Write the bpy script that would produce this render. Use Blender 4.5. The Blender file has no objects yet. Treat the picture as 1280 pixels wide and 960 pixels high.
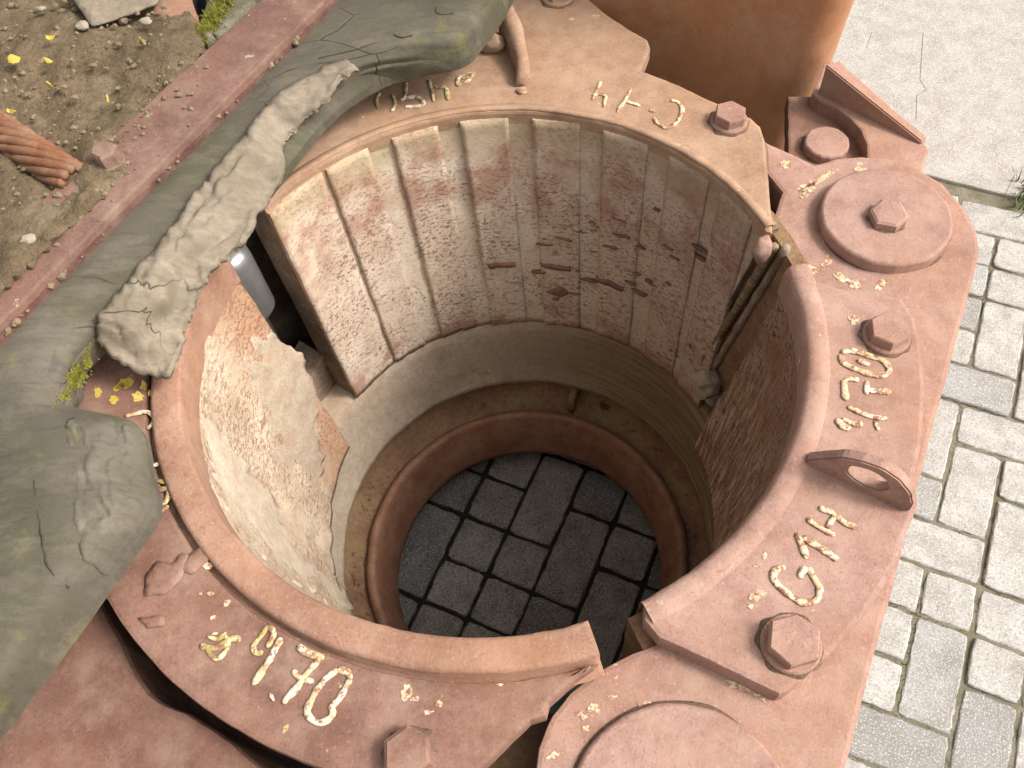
import bpy, bmesh, math, random
from mathutils import Vector, Matrix, noise
from mathutils.geometry import delaunay_2d_cdt
random.seed(7)
R = math.radians
scene = bpy.context.scene
col = scene.collection

# ------------------------------------------------------------------ camera
FPX = 1100.0                                   # focal length in photo pixels (1280 wide)
PITCH, ROLL = R(58.713), R(-8.19)
CAM = Vector((0.022, -0.656, 0.934))
_fw = Vector((0, math.cos(PITCH), -math.sin(PITCH)))
_r0 = Vector((1, 0, 0)); _u0 = _r0.cross(_fw)
_rt = math.cos(ROLL) * _r0 + math.sin(ROLL) * _u0
_up = -math.sin(ROLL) * _r0 + math.cos(ROLL) * _u0
cd = bpy.data.cameras.new('camera'); cam = bpy.data.objects.new('camera', cd); col.objects.link(cam)
cd.sensor_fit = 'HORIZONTAL'; cd.sensor_width = 36.0; cd.lens = 36.0 * FPX / 1280.0
cd.clip_start = 0.02; cd.clip_end = 500
M = Matrix((_rt, _up, -_fw)).transposed().to_4x4(); M.translation = CAM
cam.matrix_world = M
scene.camera = cam

# ------------------------------------------------------------------ sky and sun
SUN_EL, SUN_AZ = R(47), R(-14)                  # azimuth from +x towards +y
w = bpy.data.worlds.new('World'); scene.world = w; w.use_nodes = True
nt = w.node_tree; bg = nt.nodes['Background']
sk = nt.nodes.new('ShaderNodeTexSky'); sk.sky_type = 'NISHITA'; sk.sun_disc = False
sk.sun_elevation = SUN_EL; sk.sun_rotation = R(90) - SUN_AZ
sk.air_density = 1.0; sk.dust_density = 6.0; sk.ozone_density = 0.4
bw = nt.nodes.new('ShaderNodeRGBToBW'); nt.links.new(sk.outputs[0], bw.inputs[0])      # thin overcast: most of the blue is gone
tn = nt.nodes.new('ShaderNodeMix'); tn.data_type = 'RGBA'; tn.blend_type = 'MULTIPLY'; tn.inputs[0].default_value = 1.0
nt.links.new(bw.outputs[0], tn.inputs[6]); tn.inputs[7].default_value = (1.0, .98, .95, 1)
mx = nt.nodes.new('ShaderNodeMix'); mx.data_type = 'RGBA'; mx.inputs[0].default_value = .85
nt.links.new(sk.outputs[0], mx.inputs[6]); nt.links.new(tn.outputs[2], mx.inputs[7])
nt.links.new(mx.outputs[2], bg.inputs[0]); bg.inputs[1].default_value = 0.15
sd = bpy.data.lights.new('sun', 'SUN'); sun = bpy.data.objects.new('sun', sd); col.objects.link(sun)
sd.energy = 1.3; sd.angle = R(11); sd.color = (1.0, 0.95, 0.88)
sun.location = (1, 3, 5)
dv = Vector((math.cos(SUN_AZ) * math.cos(SUN_EL), math.sin(SUN_AZ) * math.cos(SUN_EL), math.sin(SUN_EL)))
sun.rotation_euler = dv.to_track_quat('Z', 'Y').to_euler()
vs = scene.view_settings
vs.view_transform = 'Standard'; vs.look = 'None'; vs.gamma = 1.0; vs.use_curve_mapping = False
vs.exposure = 1.0

# ------------------------------------------------------------------ helpers
ZG = -1.005                                    # ground level (top of the jaws is z = 0)

def P(x, y, z=0.0):
    """plan survey: the point at height z seen at photo pixel (x, y)"""
    d = _fw + _rt * ((x - 640) / FPX) - _up * ((y - 480) / FPX)
    return CAM + d * ((z - CAM.z) / d.z)

def pol(r, a, z=0.0):
    return Vector((r * math.cos(R(a)), r * math.sin(R(a)), z))

def link(o, parent=None):
    col.objects.link(o)
    if parent is not None:
        o.parent = parent
        o.matrix_parent_inverse = Matrix.Identity(4)
    return o

def obj(name, bm, mat, parent=None, origin=None, smooth=False):
    me = bpy.data.meshes.new(name)
    bmesh.ops.recalc_face_normals(bm, faces=bm.faces)
    if smooth:
        for f in bm.faces: f.smooth = True
    bm.to_mesh(me); bm.free()
    if mat: me.materials.append(mat)
    o = bpy.data.objects.new(name, me); link(o, parent)
    base = Vector((0, 0, 0))
    p = parent
    while p is not None: base += p.location; p = p.parent
    o.location = -base
    return o

def empty(name, loc, label, cat, group=None):
    o = bpy.data.objects.new(name, None); o.location = loc; o.empty_display_size = 0.1
    col.objects.link(o); return tag(o, label, cat, group)

def tag(o, label=None, cat=None, group=None, kind=None):
    if label: o['label'] = label
    if cat: o['category'] = cat
    if group: o['group'] = group
    if kind: o['kind'] = kind
    return o

def nz(v, s=1.0, o=0.0):
    return noise.noise(Vector((v[0] * s + o, v[1] * s - o * .7, v[2] * s + o * 1.3)))

def resample(pts, step, closed=True):
    out = []; n = len(pts)
    for i in range(n if closed else n - 1):
        a, b = pts[i], pts[(i + 1) % n]
        k = max(1, int(round((b - a).length / step)))
        for j in range(k): out.append(a.lerp(b, j / k))
    if not closed: out.append(pts[-1].copy())
    return out

def catmull(ps, k):
    out = []; n = len(ps)
    for i in range(n - 1):
        p0 = ps[max(i - 1, 0)]; p1 = ps[i]; p2 = ps[i + 1]; p3 = ps[min(i + 2, n - 1)]
        for j in range(k):
            t = j / k; t2 = t * t; t3 = t2 * t
            out.append(.5 * ((2 * p1) + (p2 - p0) * t + (2 * p0 - 5 * p1 + 4 * p2 - p3) * t2 + (3 * p1 - p0 - 3 * p2 + p3) * t3))
    out.append(ps[-1].copy()); return out

def plate_bm(outline, ztop, thick, bevel=.004, step=.014, jit=.0012, seed=0.):
    pts = resample([Vector((p[0], p[1], ztop)) for p in outline], step)
    bm = bmesh.new(); vs_ = []
    for i, p in enumerate(pts):
        q = Vector((p.x + jit * nz(p, 45, seed), p.y + jit * nz(p, 45, seed + 9), ztop)); vs_.append(bm.verts.new(q))
    f = bm.faces.new(vs_)
    if f.normal.z == 0: f.normal_update()
    top_edges = list(f.edges)
    low = [bm.verts.new(v.co - Vector((0, 0, thick))) for v in vs_]
    n = len(vs_)
    for i in range(n):
        bm.faces.new((vs_[i], low[i], low[(i + 1) % n], vs_[(i + 1) % n]))
    bm.faces.new(list(reversed(low)))
    bmesh.ops.recalc_face_normals(bm, faces=bm.faces)
    if bevel:
        bmesh.ops.bevel(bm, geom=top_edges, offset=bevel, segments=2, affect='EDGES', profile=.6)
    return bm

def plate(name, outline, ztop, thick, mat, parent=None, **k):
    return obj(name, plate_bm(outline, ztop, thick, **k), mat, parent)

def arc(r, a0, a1, n=24):
    return [pol(r, a0 + (a1 - a0) * i / n) for i in range(n + 1)]

def lathe_bm(prof, a0=0, a1=360, n=96, jit=0., seed=0., bm=None, uvscale=True):
    """prof: closed or open (r, z) profile swept about the axis; uv = metres along arc / height"""
    bm = bm or bmesh.new(); full = abs(a1 - a0) >= 359.9
    uv = bm.loops.layers.uv.verify()
    rows = []
    for i in range(n if full else n + 1):
        a = a0 + (a1 - a0) * i / n; row = []
        for r, z in prof:
            p = pol(r, a, z)
            if jit:
                d = jit * (nz(p, 14, seed) + .6 * nz(p, 40, seed + 3) + .35 * nz(p, 95, seed + 7))
                p = pol(r - d, a, z + d * .5)
            row.append(bm.verts.new(p))
        rows.append((a, row))
    m = len(rows)
    for i in range(m if full else m - 1):
        a, ra = rows[i]; b, rb = rows[(i + 1) % m]
        if i == m - 1: b = a1
        for j in range(len(prof) - 1):
            f = bm.faces.new((ra[j], rb[j], rb[j + 1], ra[j + 1]))
            for l, (aa, k) in zip(f.loops, ((a, j), (b, j), (b, j + 1), (a, j + 1))):
                l[uv].uv = (R(aa) * .4, prof[k][1])
    return bm

def panel_bm(fn, nu, nv, thick, uvf=None):
    """closed curved panel: fn(u, v) -> front point; thick outwards from the axis"""
    bm = bmesh.new(); uv = bm.loops.layers.uv.verify()
    F = [[None] * (nv + 1) for _ in range(nu + 1)]; B = [[None] * (nv + 1) for _ in range(nu + 1)]
    for i in range(nu + 1):
        for j in range(nv + 1):
            p = fn(i / nu, j / nv); F[i][j] = bm.verts.new(p)
            d = Vector((p.x, p.y, 0)).normalized(); B[i][j] = bm.verts.new(p + d * (thick(i / nu) if callable(thick) else thick))
    def q(a, b, c, d, ijs):
        f = bm.faces.new((a, b, c, d))
        for l, ij in zip(f.loops, ijs):
            p = l.vert.co
            l[uv].uv = (math.atan2(p.y, p.x) * .4 if p.x > -.2 or p.y > 0 else (math.atan2(p.y, p.x) + 2 * math.pi) * .4, p.z)
        return f
    for i in range(nu):
        for j in range(nv):
            q(F[i][j], F[i + 1][j], F[i + 1][j + 1], F[i][j + 1], [0] * 4).smooth = True
            q(B[i][j], B[i][j + 1], B[i + 1][j + 1], B[i + 1][j], [0] * 4)
    for i in range(nu):
        q(F[i][0], B[i][0], B[i + 1][0], F[i + 1][0], [0] * 4).material_index = 1; q(F[i][nv], F[i + 1][nv], B[i + 1][nv], B[i][nv], [0] * 4).material_index = 1
    for j in range(nv):
        q(F[0][j], F[0][j + 1], B[0][j + 1], B[0][j], [0] * 4).material_index = 1; q(F[nu][j], B[nu][j], B[nu][j + 1], F[nu][j + 1], [0] * 4).material_index = 1
    return bm

def tube_bm(pts, rad, seg=8, bm=None, flat=1.0, cap=True):
    """tube along a polyline; rad number or list"""
    bm = bm or bmesh.new(); rings = []; n = len(pts)
    up = Vector((0, 0, 1))
    for i, p in enumerate(pts):
        t = (pts[min(i + 1, n - 1)] - pts[max(i - 1, 0)]).normalized()
        s = t.cross(up)
        if s.length < 1e-4: s = Vector((1, 0, 0))
        s.normalize(); v = s.cross(t).normalized()
        r = rad[i] if isinstance(rad, (list, tuple)) else rad
        rings.append([bm.verts.new(p + s * (r * math.cos(2 * math.pi * k / seg)) + v * (r * flat * math.sin(2 * math.pi * k / seg))) for k in range(seg)])
    for a, b in zip(rings, rings[1:]):
        for k in range(seg):
            bm.faces.new((a[k], a[(k + 1) % seg], b[(k + 1) % seg], b[k])).smooth = True
    if cap:
        bm.faces.new(list(reversed(rings[0]))); bm.faces.new(rings[-1])
    return bm

def sheet_bm(outline, ctrl=(), step=7, thick=.01, rnd=.0, relief=None, rim=14, surf=None, soft=160.):
    """draped sheet. outline/ctrl: (x, y, z) plan-survey points; heights are blended between them"""
    pts = []
    n = len(outline)
    for i in range(n):
        a, b = Vector(outline[i]), Vector(outline[(i + 1) % n])
        k = max(1, int((b - a).xy.length / step))
        for j in range(k):
            q = a.lerp(b, j / k); q.x += rnd * nz(q, .09, 3); q.y += rnd * nz(q, .09, 17); pts.append(q)
    ck = [Vector(c) for c in ctrl] + pts[::2]
    def zat(x, y):
        sw = s = 0.
        for c in ck:
            d = (c.x - x) ** 2 + (c.y - y) ** 2 + soft; wv = 1 / (d * d); sw += wv; s += wv * c.z
        return s / sw
    co = [q.xy for q in pts]; m = len(co)
    segs = [(co[i], co[(i + 1) % m]) for i in range(m)]
    def inside(x, y):
        c = False
        for a, b in segs:
            if (a.y > y) != (b.y > y) and x < (b.x - a.x) * (y - a.y) / (b.y - a.y) + a.x: c = not c
        return c
    def dist(x, y):
        best = 1e9
        for a, b in segs:
            abx, aby = b.x - a.x, b.y - a.y; L = abx * abx + aby * aby
            t = max(0, min(1, ((x - a.x) * abx + (y - a.y) * aby) / L)) if L else 0
            dx, dy = x - a.x - t * abx, y - a.y - t * aby; d = dx * dx + dy * dy
            if d < best: best = d
        return math.sqrt(best)
    xs = [q.x for q in co]; ys = [q.y for q in co]
    y = min(ys) + step * .5; row = 0; inner = []
    while y < max(ys):
        x = min(xs) + step * (.5 if row % 2 else 1.)
        while x < max(xs):
            xx = x + random.uniform(-.2, .2) * step; yy = y + random.uniform(-.2, .2) * step
            if inside(xx, yy) and dist(xx, yy) > step * .55: inner.append(Vector((xx, yy)))
            x += step
        y += step * .87; row += 1
    V, E_, F_, *_rest = delaunay_2d_cdt(co + inner, [(i, (i + 1) % m) for i in range(m)], [], 1, 1e-4)
    bm = bmesh.new(); top = []; bot = []
    for v in V:
        d = dist(v.x, v.y); z = zat(v.x, v.y)
        if d < rim: z -= thick * .55 * (1 - d / rim) ** 2
        if surf:                                        # a crust on a curved face: z is its thickness
            p0, nrm_ = surf(v.x, v.y); h_ = z * min(1., .06 + d / rim) + (relief(p0, v.x, v.y, d) if relief else 0)
            top.append(bm.verts.new(p0 + nrm_ * h_)); bot.append(bm.verts.new(p0 - nrm_ * .004)); continue
        p = P(v.x, v.y, z)
        if relief: p.z += relief(p, v.x, v.y, d)
        top.append(bm.verts.new(p)); bot.append(bm.verts.new(p - Vector((0, 0, thick * (.45 if d < 1 else 1)))))
    cnt = {}
    for f in F_:
        try: bm.faces.new([top[i] for i in f]).smooth = True
        except ValueError: continue
        bm.faces.new([bot[i] for i in reversed(f)])
        for a, b in zip(f, list(f[1:]) + [f[0]]):
            k = (min(a, b), max(a, b)); cnt.setdefault(k, []).append((a, b))
    for k, l in cnt.items():
        if len(l) == 1:
            a, b = l[0]; bm.faces.new((top[b], top[a], bot[a], bot[b])).smooth = True
    return bm

def shoots_bm(pts, bm=None):
    bm = bm or bmesh.new()
    for c in pts:
        h = random.uniform(.002, .006); r_ = random.uniform(.0005, .0014); t_ = Vector((random.gauss(0, .5), random.gauss(0, .5), 1)).normalized() * h; a0 = random.random() * 6
        b_ = [bm.verts.new(c + Vector((r_ * math.cos(a0 + k * 2.094), r_ * math.sin(a0 + k * 2.094), -.001))) for k in range(3)]; tp_ = bm.verts.new(c + t_)
        for k in range(3): bm.faces.new((b_[k], b_[(k + 1) % 3], tp_))
    return bm

def on_cone(r_of_z):
    """survey point on the wall of the bore whose radius at height z is r_of_z(z)"""
    def f(x, y):
        d = _fw + _rt * ((x - 640) / FPX) - _up * ((y - 480) / FPX)
        lo_, hi_ = (0.02 - CAM.z) / d.z, (-.95 - CAM.z) / d.z
        g = lambda t_: (CAM + d * t_).xy.length - r_of_z((CAM + d * t_).z)
        for _ in range(50):
            m_ = (lo_ + hi_) / 2
            if g(m_) < 0: lo_ = m_
            else: hi_ = m_
        p = CAM + d * hi_
        return p, Vector((-p.x, -p.y, 0)).normalized()
    return f

def blob_bm(c, r, amp=.3, sub=3, sc=(1, 1, 1), seed=0., bm=None):
    b2 = bmesh.new(); bmesh.ops.create_icosphere(b2, subdivisions=sub, radius=1)
    for v in b2.verts:
        d = 1 + amp * (nz(v.co, 1.6, seed) + .5 * nz(v.co, 4, seed + 5))
        v.co = Vector((v.co.x * sc[0], v.co.y * sc[1], v.co.z * sc[2])) * (r * d) + Vector(c)
    if bm is None: return b2
    me = bpy.data.meshes.new('t'); b2.to_mesh(me); b2.free(); bm.from_mesh(me); bpy.data.meshes.remove(me); return bm

# ------------------------------------------------------------------ materials
def newmat(name):
    m = bpy.data.materials.new(name); m.use_nodes = True
    n = m.node_tree.nodes; b = n['Principled BSDF']; b.inputs['Specular IOR Level'].default_value = .25
    return m, m.node_tree, b

class N:
    """tiny node builder"""
    def __init__(s, tree): s.t = tree; s.n = tree.nodes; s.l = tree.links
    def add(s, kind, **kw):
        x = s.n.new(kind)
        for k, v in kw.items(): setattr(x, k, v)
        return x
    def coord(s, which='Object'):
        return s.add('ShaderNodeTexCoord').outputs[which]
    def mapping(s, vec, scale=(1, 1, 1), rot=(0, 0, 0), loc=(0, 0, 0)):
        m = s.add('ShaderNodeMapping'); s.l.new(vec, m.inputs[0])
        m.inputs['Scale'].default_value = scale; m.inputs['Rotation'].default_value = rot; m.inputs['Location'].default_value = loc
        return m.outputs[0]
    def noise(s, vec, scale, detail=4, rough=.55, dist=0.):
        x = s.add('ShaderNodeTexNoise'); s.l.new(vec, x.inputs['Vector'])
        x.inputs['Scale'].default_value = scale; x.inputs['Detail'].default_value = detail; x.inputs['Roughness'].default_value = rough
        x.inputs['Distortion'].default_value = dist
        return x.outputs['Fac']
    def voro(s, vec, scale, feature='F1', rnd=1.):
        x = s.add('ShaderNodeTexVoronoi', feature=feature); s.l.new(vec, x.inputs['Vector']); x.inputs['Scale'].default_value = scale
        x.inputs['Randomness'].default_value = rnd
        return x.outputs['Distance']
    def ramp(s, fac, stops, interp='LINEAR'):
        x = s.add('ShaderNodeValToRGB'); s.l.new(fac, x.inputs[0]); e = x.color_ramp.elements
        x.color_ramp.interpolation = interp
        while len(e) < len(stops): e.new(.5)
        for k, (p, c) in zip(e, stops):
            k.position = p; k.color = c if isinstance(c, tuple) and len(c) == 4 else ((*c, 1) if isinstance(c, tuple) else (c, c, c, 1))
        return x.outputs[0]
    def mix(s, fac, a, b, blend='MIX'):
        x = s.add('ShaderNodeMix', data_type='RGBA', blend_type=blend)
        for i, v in ((0, fac), (6, a), (7, b)):
            if hasattr(v, 'links') or hasattr(v, 'is_linked'): s.l.new(v, x.inputs[i])
            else: x.inputs[i].default_value = v if i == 0 else (*v, 1)
        return x.outputs[2]
    def math(s, op, a, b=0.):
        x = s.add('ShaderNodeMath', operation=op)
        for i, v in ((0, a), (1, b)):
            if hasattr(v, 'is_linked'): s.l.new(v, x.inputs[i])
            else: x.inputs[i].default_value = v
        x.use_clamp = op in ('MULTIPLY', 'ADD', 'SUBTRACT')
        return x.outputs[0]
    def bump(s, h, strength, dist=.002, normal=None):
        x = s.add('ShaderNodeBump'); s.l.new(h, x.inputs['Height']); x.inputs['Strength'].default_value = strength; x.inputs['Distance'].default_value = dist
        if normal is not None: s.l.new(normal, x.inputs['Normal'])
        return x.outputs[0]

CREAM = (.62, .50, .28)

def rust(name, a, b, dark, fleck=None, thr=.74, rough=.85, bump=.5, spec=.25, pit=.6, scale=1., fl_scale=38):
    m, t, p = newmat(name); k = N(t); c = k.coord()
    big = k.noise(c, 7 * scale, 3, .6)
    colr = k.ramp(big, [(.36, a), (.62, b)])
    mid = k.noise(c, 42 * scale, 4, .65)
    colr = k.mix(k.math('MULTIPLY', k.ramp(mid, [(.42, 0.), (.7, 1.)]), .45), colr, dark)
    fine = k.noise(c, 330, 2, .6)
    colr = k.mix(k.math('MULTIPLY', k.ramp(fine, [(.56, 0.), (.7, 1.)]), pit), colr, dark)
    light = k.noise(k.mapping(c, loc=(3, 1, 5)), 210, 2, .6)
    colr = k.mix(k.math('MULTIPLY', k.ramp(light, [(.58, 0.), (.74, 1.)]), .35), colr, tuple(min(1, x * 1.5 + .03) for x in b))
    dust = k.noise(k.mapping(c, loc=(8, 3, 6)), 17 * scale, 6, .7)
    colr = k.mix(k.math('MULTIPLY', k.ramp(dust, [(.46, 0.), (.68, 1.)]), .5), colr, tuple(.55 * x + .45 * y for x, y in zip(b, (.46, .36, .27))))
    stain = k.noise(k.mapping(c, loc=(5, 9, 1)), 11 * scale, 5, .7)
    colr = k.mix(k.math('MULTIPLY', k.ramp(stain, [(.55, 0.), (.72, 1.)]), .45), colr, dark)
    og = k.noise(k.mapping(c, loc=(2, 8, 9)), 5.5 * scale, 5, .68)
    colr = k.mix(k.math('MULTIPLY', k.ramp(og, [(.46, 0.), (.66, 1.)]), .34), colr, (b[0] * .98, b[1] * .82, b[2] * .60))
    if fleck:
        f1 = k.noise(k.mapping(c, loc=(1, 7, 2)), fl_scale, 4, .7); f2 = k.noise(k.mapping(c, loc=(9, 2, 4)), 5.5, 2, .5)
        fm = k.math('MULTIPLY', k.ramp(f1, [(thr - .08, 0.), (thr - .05, 1.)]), k.ramp(f2, [(.5, 0.), (.6, 1.)]))
        colr = k.mix(fm, colr, fleck)
    t.links.new(colr, p.inputs['Base Color'])
    p.inputs['Roughness'].default_value = rough; p.inputs['Specular IOR Level'].default_value = spec
    h = k.math('ADD', k.math('MULTIPLY', fine, .35), k.math('MULTIPLY', mid, .6))
    nb = k.bump(h, bump, .003)
    nb = k.bump(k.math('ADD', k.math('MULTIPLY', dust, .5), k.math('MULTIPLY', stain, .5)), .35, .006, nb)
    t.links.new(nb, p.inputs['Normal'])
    return m

RUST_PINK = rust('pink rust over steel plate', (.28, .160, .123), (.365, .226, .180), (.18, .09, .064), CREAM, thr=.73)
RUST_TAN = rust('tan dusted rust', (.30, .183, .115), (.385, .25, .165), (.19, .10, .06), CREAM, thr=.74)
RUST_RED = rust('red brown rust plate', (.165, .083, .058), (.245, .138, .104), (.095, .044, .032), (.55, .40, .16), thr=.73)
RUST_DISC = rust('grey pink pitted rust', (.285, .168, .135), (.365, .23, .188), (.17, .088, .066), CREAM, thr=.8)
RUST_HOUSE = rust('purple brown housing rust', (.14, .07, .052), (.20, .108, .082), (.08, .038, .029), None)
RUST_ORANGE = rust('orange brown rim rust', (.265, .145, .098), (.35, .20, .138), (.16, .08, .054), None, bump=.6)
RUST_BAR = rust('dull purple bar rust', (.15, .083, .066), (.20, .112, .09), (.09, .048, .038), (.42, .30, .20), thr=.72)
RUST_BAREDGE = rust('dark red bar edge', (.10, .045, .035), (.14, .062, .05), (.06, .028, .02), None)
RUST_COL = rust('smooth brown painted steel', (.36, .165, .08), (.41, .195, .098), (.28, .12, .055), None, rough=.42, bump=.12, spec=.45, pit=.35)
RUST_THROAT = rust('dark brown throat rust', (.19, .09, .055), (.265, .135, .085), (.10, .045, .028), None, rough=.6)
RUST_SCAB = rust('dark maroon rust scab', (.15, .072, .052), (.24, .125, .09), (.07, .032, .024), None)
RUST_SCAB2 = rust('red raw rust', (.28, .13, .085), (.37, .20, .14), (.16, .07, .045), None)
RUST_ROPE = rust('rusty rope strand', (.15, .065, .033), (.235, .11, .06), (.06, .028, .016), None, bump=.6)
BLACK = rust('greasy dark steel', (.06, .042, .03), (.10, .07, .05), (.03, .022, .016), None)

def wall_mat(name, base1, base2, spot, spot2, amount=.5, zones=False, red=(.35, .18, .12), tan=(.42, .33, .20), streak=None, edge=None):
    """dusty, pitted gripping face; uv = metres round the bore / height"""
    m, t, p = newmat(name); k = N(t); uv = k.coord('UV')
    sep = k.add('ShaderNodeSeparateXYZ'); t.links.new(uv, sep.inputs[0]); U_ = sep.outputs[0]; V_ = k.math('ADD', sep.outputs[1], 1.)
    big = k.noise(uv, 9, 5, .6)
    colr = k.ramp(big, [(.32, base1), (.66, base2)])
    blot = k.noise(k.mapping(uv, scale=(1, .6, 1), loc=(3, 1, 0)), 30, 5, .7)
    colr = k.mix(k.math('MULTIPLY', k.ramp(blot, [(.46, 0.), (.66, 1.)]), .36), colr, tuple(.5 * x + .5 * y for x, y in zip(base1, spot)))
    fine = k.noise(uv, 240, 4, .7)
    colr = k.mix(k.math('MULTIPLY', k.ramp(fine, [(.42, 0.), (.72, 1.)]), .36), colr, tuple(x * .5 for x in base1))
    if zones:
        w1 = k.noise(k.mapping(uv, loc=(1, 4, 0)), 16, 4, .6); w2 = k.noise(k.mapping(uv, loc=(6, 2, 0)), 12, 4, .6)
        vn = k.math('SUBTRACT', k.math('ADD', V_, k.math('MULTIPLY', w1, .09)), .045)
        colr = k.mix(k.math('MULTIPLY', k.ramp(vn, [(.915, 0.), (.955, 1.)]), .75), colr, tan)             # mossy tan band under the plate
        band = k.math('MULTIPLY', k.ramp(vn, [(.74, 0.), (.83, 1.), (.93, 1.), (.96, .35)]), k.ramp(w2, [(.43, 0.), (.58, 1.)]))
        low = k.math('MULTIPLY', k.ramp(vn, [(.50, 1.), (.53, 0.)]), k.ramp(w2, [(.48, 0.), (.56, 1.)]))
        colr = k.mix(k.math('MULTIPLY', k.math('ADD', band, low), .72), colr, red)
        side = k.math('ADD', U_, k.math('MULTIPLY', w1, .12))
        colr = k.mix(k.math('MULTIPLY', k.ramp(side, [(.26, 1.), (.62, 0.)]), .42), colr, (.33, .22, .17))    # browner and darker towards the right-hand slot
    st = k.mapping(uv, scale=(120, 190, 1))
    sp = k.noise(st, 1., 5, .75, .8); msk = k.noise(uv, 8, 4, .6)
    lo = .645 - .14 * amount
    sm = k.math('MULTIPLY', k.ramp(sp, [(lo, 0.), (lo + .03, 1.)]), k.ramp(msk, [(.36, .15), (.55, 1.)]))
    if zones: sm = k.math('MULTIPLY', sm, k.ramp(V_, [(.84, 1.), (.95, .45)]))
    colr = k.mix(k.math('MULTIPLY', sm, .9), colr, spot)
    st2 = k.mapping(uv, scale=(30, 105, 1), loc=(4, 8, 0), rot=(0, 0, .12))
    sp2 = k.noise(st2, 1., 5, .7, .6)
    m2 = k.ramp(k.noise(k.mapping(uv, loc=(2, 5, 0)), 6, 3, .5), [(.44, 0.), (.54, 1.)])
    if zones: m2 = k.math('MULTIPLY', m2, k.math('MULTIPLY', k.ramp(U_, [(.25, 1.), (.55, .85), (.72, .0)]), k.ramp(V_, [(.80, 1.), (.86, .2)])))
    sm2 = k.math('MULTIPLY', k.ramp(sp2, [(.585, 0.), (.63, 1.)]), m2)
    colr = k.mix(k.math('MULTIPLY', sm2, .92), colr, spot2)
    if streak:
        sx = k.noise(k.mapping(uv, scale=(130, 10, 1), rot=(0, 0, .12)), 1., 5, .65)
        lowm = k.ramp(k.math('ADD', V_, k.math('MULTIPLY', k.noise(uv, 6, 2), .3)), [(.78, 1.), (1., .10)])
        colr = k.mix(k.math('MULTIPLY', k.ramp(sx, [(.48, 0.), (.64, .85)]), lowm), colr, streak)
    if edge:
        ef = k.math('ADD', k.math('MULTIPLY', U_, .5), k.math('MULTIPLY', k.noise(uv, 22, 5, .65), .05))
        colr = k.mix(k.math('MULTIPLY', k.ramp(ef, [(edge[0], 1.), (edge[0] + .045, 0.)]), .6), colr, edge[1])
    t.links.new(colr, p.inputs['Base Color']); p.inputs['Roughness'].default_value = .92; p.inputs['Specular IOR Level'].default_value = .15
    h = k.math('SUBTRACT', k.math('ADD', k.math('MULTIPLY', fine, .35), k.math('MULTIPLY', blot, .5)), k.math('MULTIPLY', k.math('ADD', sm, sm2), .35))
    t.links.new(k.bump(h, .75, .004), p.inputs['Normal'])
    return m

WALL_STRIP = wall_mat('speckled cream grip strip', (.58, .45, .345), (.72, .60, .475), (.26, .115, .07), (.115, .055, .04), .74, zones=True)
WALL_FILL = wall_mat('cream mud filled groove', (.64, .53, .41), (.74, .63, .50), (.29, .14, .09), (.14, .07, .05), .6, zones=True, red=(.48, .34, .24))
WALL_LEFT = wall_mat('dirty worn left face', (.46, .35, .25), (.64, .53, .40), (.27, .13, .08), (.33, .18, .11), .78, edge=(.574, (.36, .17, .085)))
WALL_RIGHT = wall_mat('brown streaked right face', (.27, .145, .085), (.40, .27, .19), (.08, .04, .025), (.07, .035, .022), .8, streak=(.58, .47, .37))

def dirt(name, a, b, c3, rough=.95, bump=1., scale=1., dist=.006, moss=None, oil_shade=None, damp=None):
    m, t, p = newmat(name); k = N(t); c = k.coord()
    n1 = k.noise(c, 16 * scale, 6, .65); colr = k.ramp(n1, [(.3, a), (.65, b)])
    n2 = k.noise(c, 130 * scale, 5, .7); colr = k.mix(k.math('MULTIPLY', k.ramp(n2, [(.45, 0.), (.72, 1.)]), .7), colr, c3)
    if moss:
        n3 = k.noise(k.mapping(c, loc=(4, 4, 1)), 9 * scale, 5, .65); colr = k.mix(k.math('MULTIPLY', k.ramp(n3, [(.52, 0.), (.66, 1.)]), .8), colr, moss)
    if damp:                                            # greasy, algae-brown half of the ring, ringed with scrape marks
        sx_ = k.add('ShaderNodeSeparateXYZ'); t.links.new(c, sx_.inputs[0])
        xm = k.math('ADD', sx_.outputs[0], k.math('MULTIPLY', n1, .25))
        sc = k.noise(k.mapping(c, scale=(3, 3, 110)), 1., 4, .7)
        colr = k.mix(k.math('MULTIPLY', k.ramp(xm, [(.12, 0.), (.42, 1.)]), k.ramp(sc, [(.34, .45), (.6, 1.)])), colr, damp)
    if oil_shade:                                             # grease stain under the clamp, deepened with the bore's shade in the colour
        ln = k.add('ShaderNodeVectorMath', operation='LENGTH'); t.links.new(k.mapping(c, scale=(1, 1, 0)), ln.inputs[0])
        colr = k.mix(k.ramp(k.math('ADD', ln.outputs['Value'], k.math('MULTIPLY', n1, .12)), [(.50, 1.), (.60, 0.)]), colr, oil_shade)
    t.links.new(colr, p.inputs['Base Color']); p.inputs['Roughness'].default_value = rough; p.inputs['Specular IOR Level'].default_value = .15
    t.links.new(k.bump(k.math('ADD', k.math('MULTIPLY', n1, .6), k.math('MULTIPLY', n2, .4)), bump, dist), p.inputs['Normal'])
    return m

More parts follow.
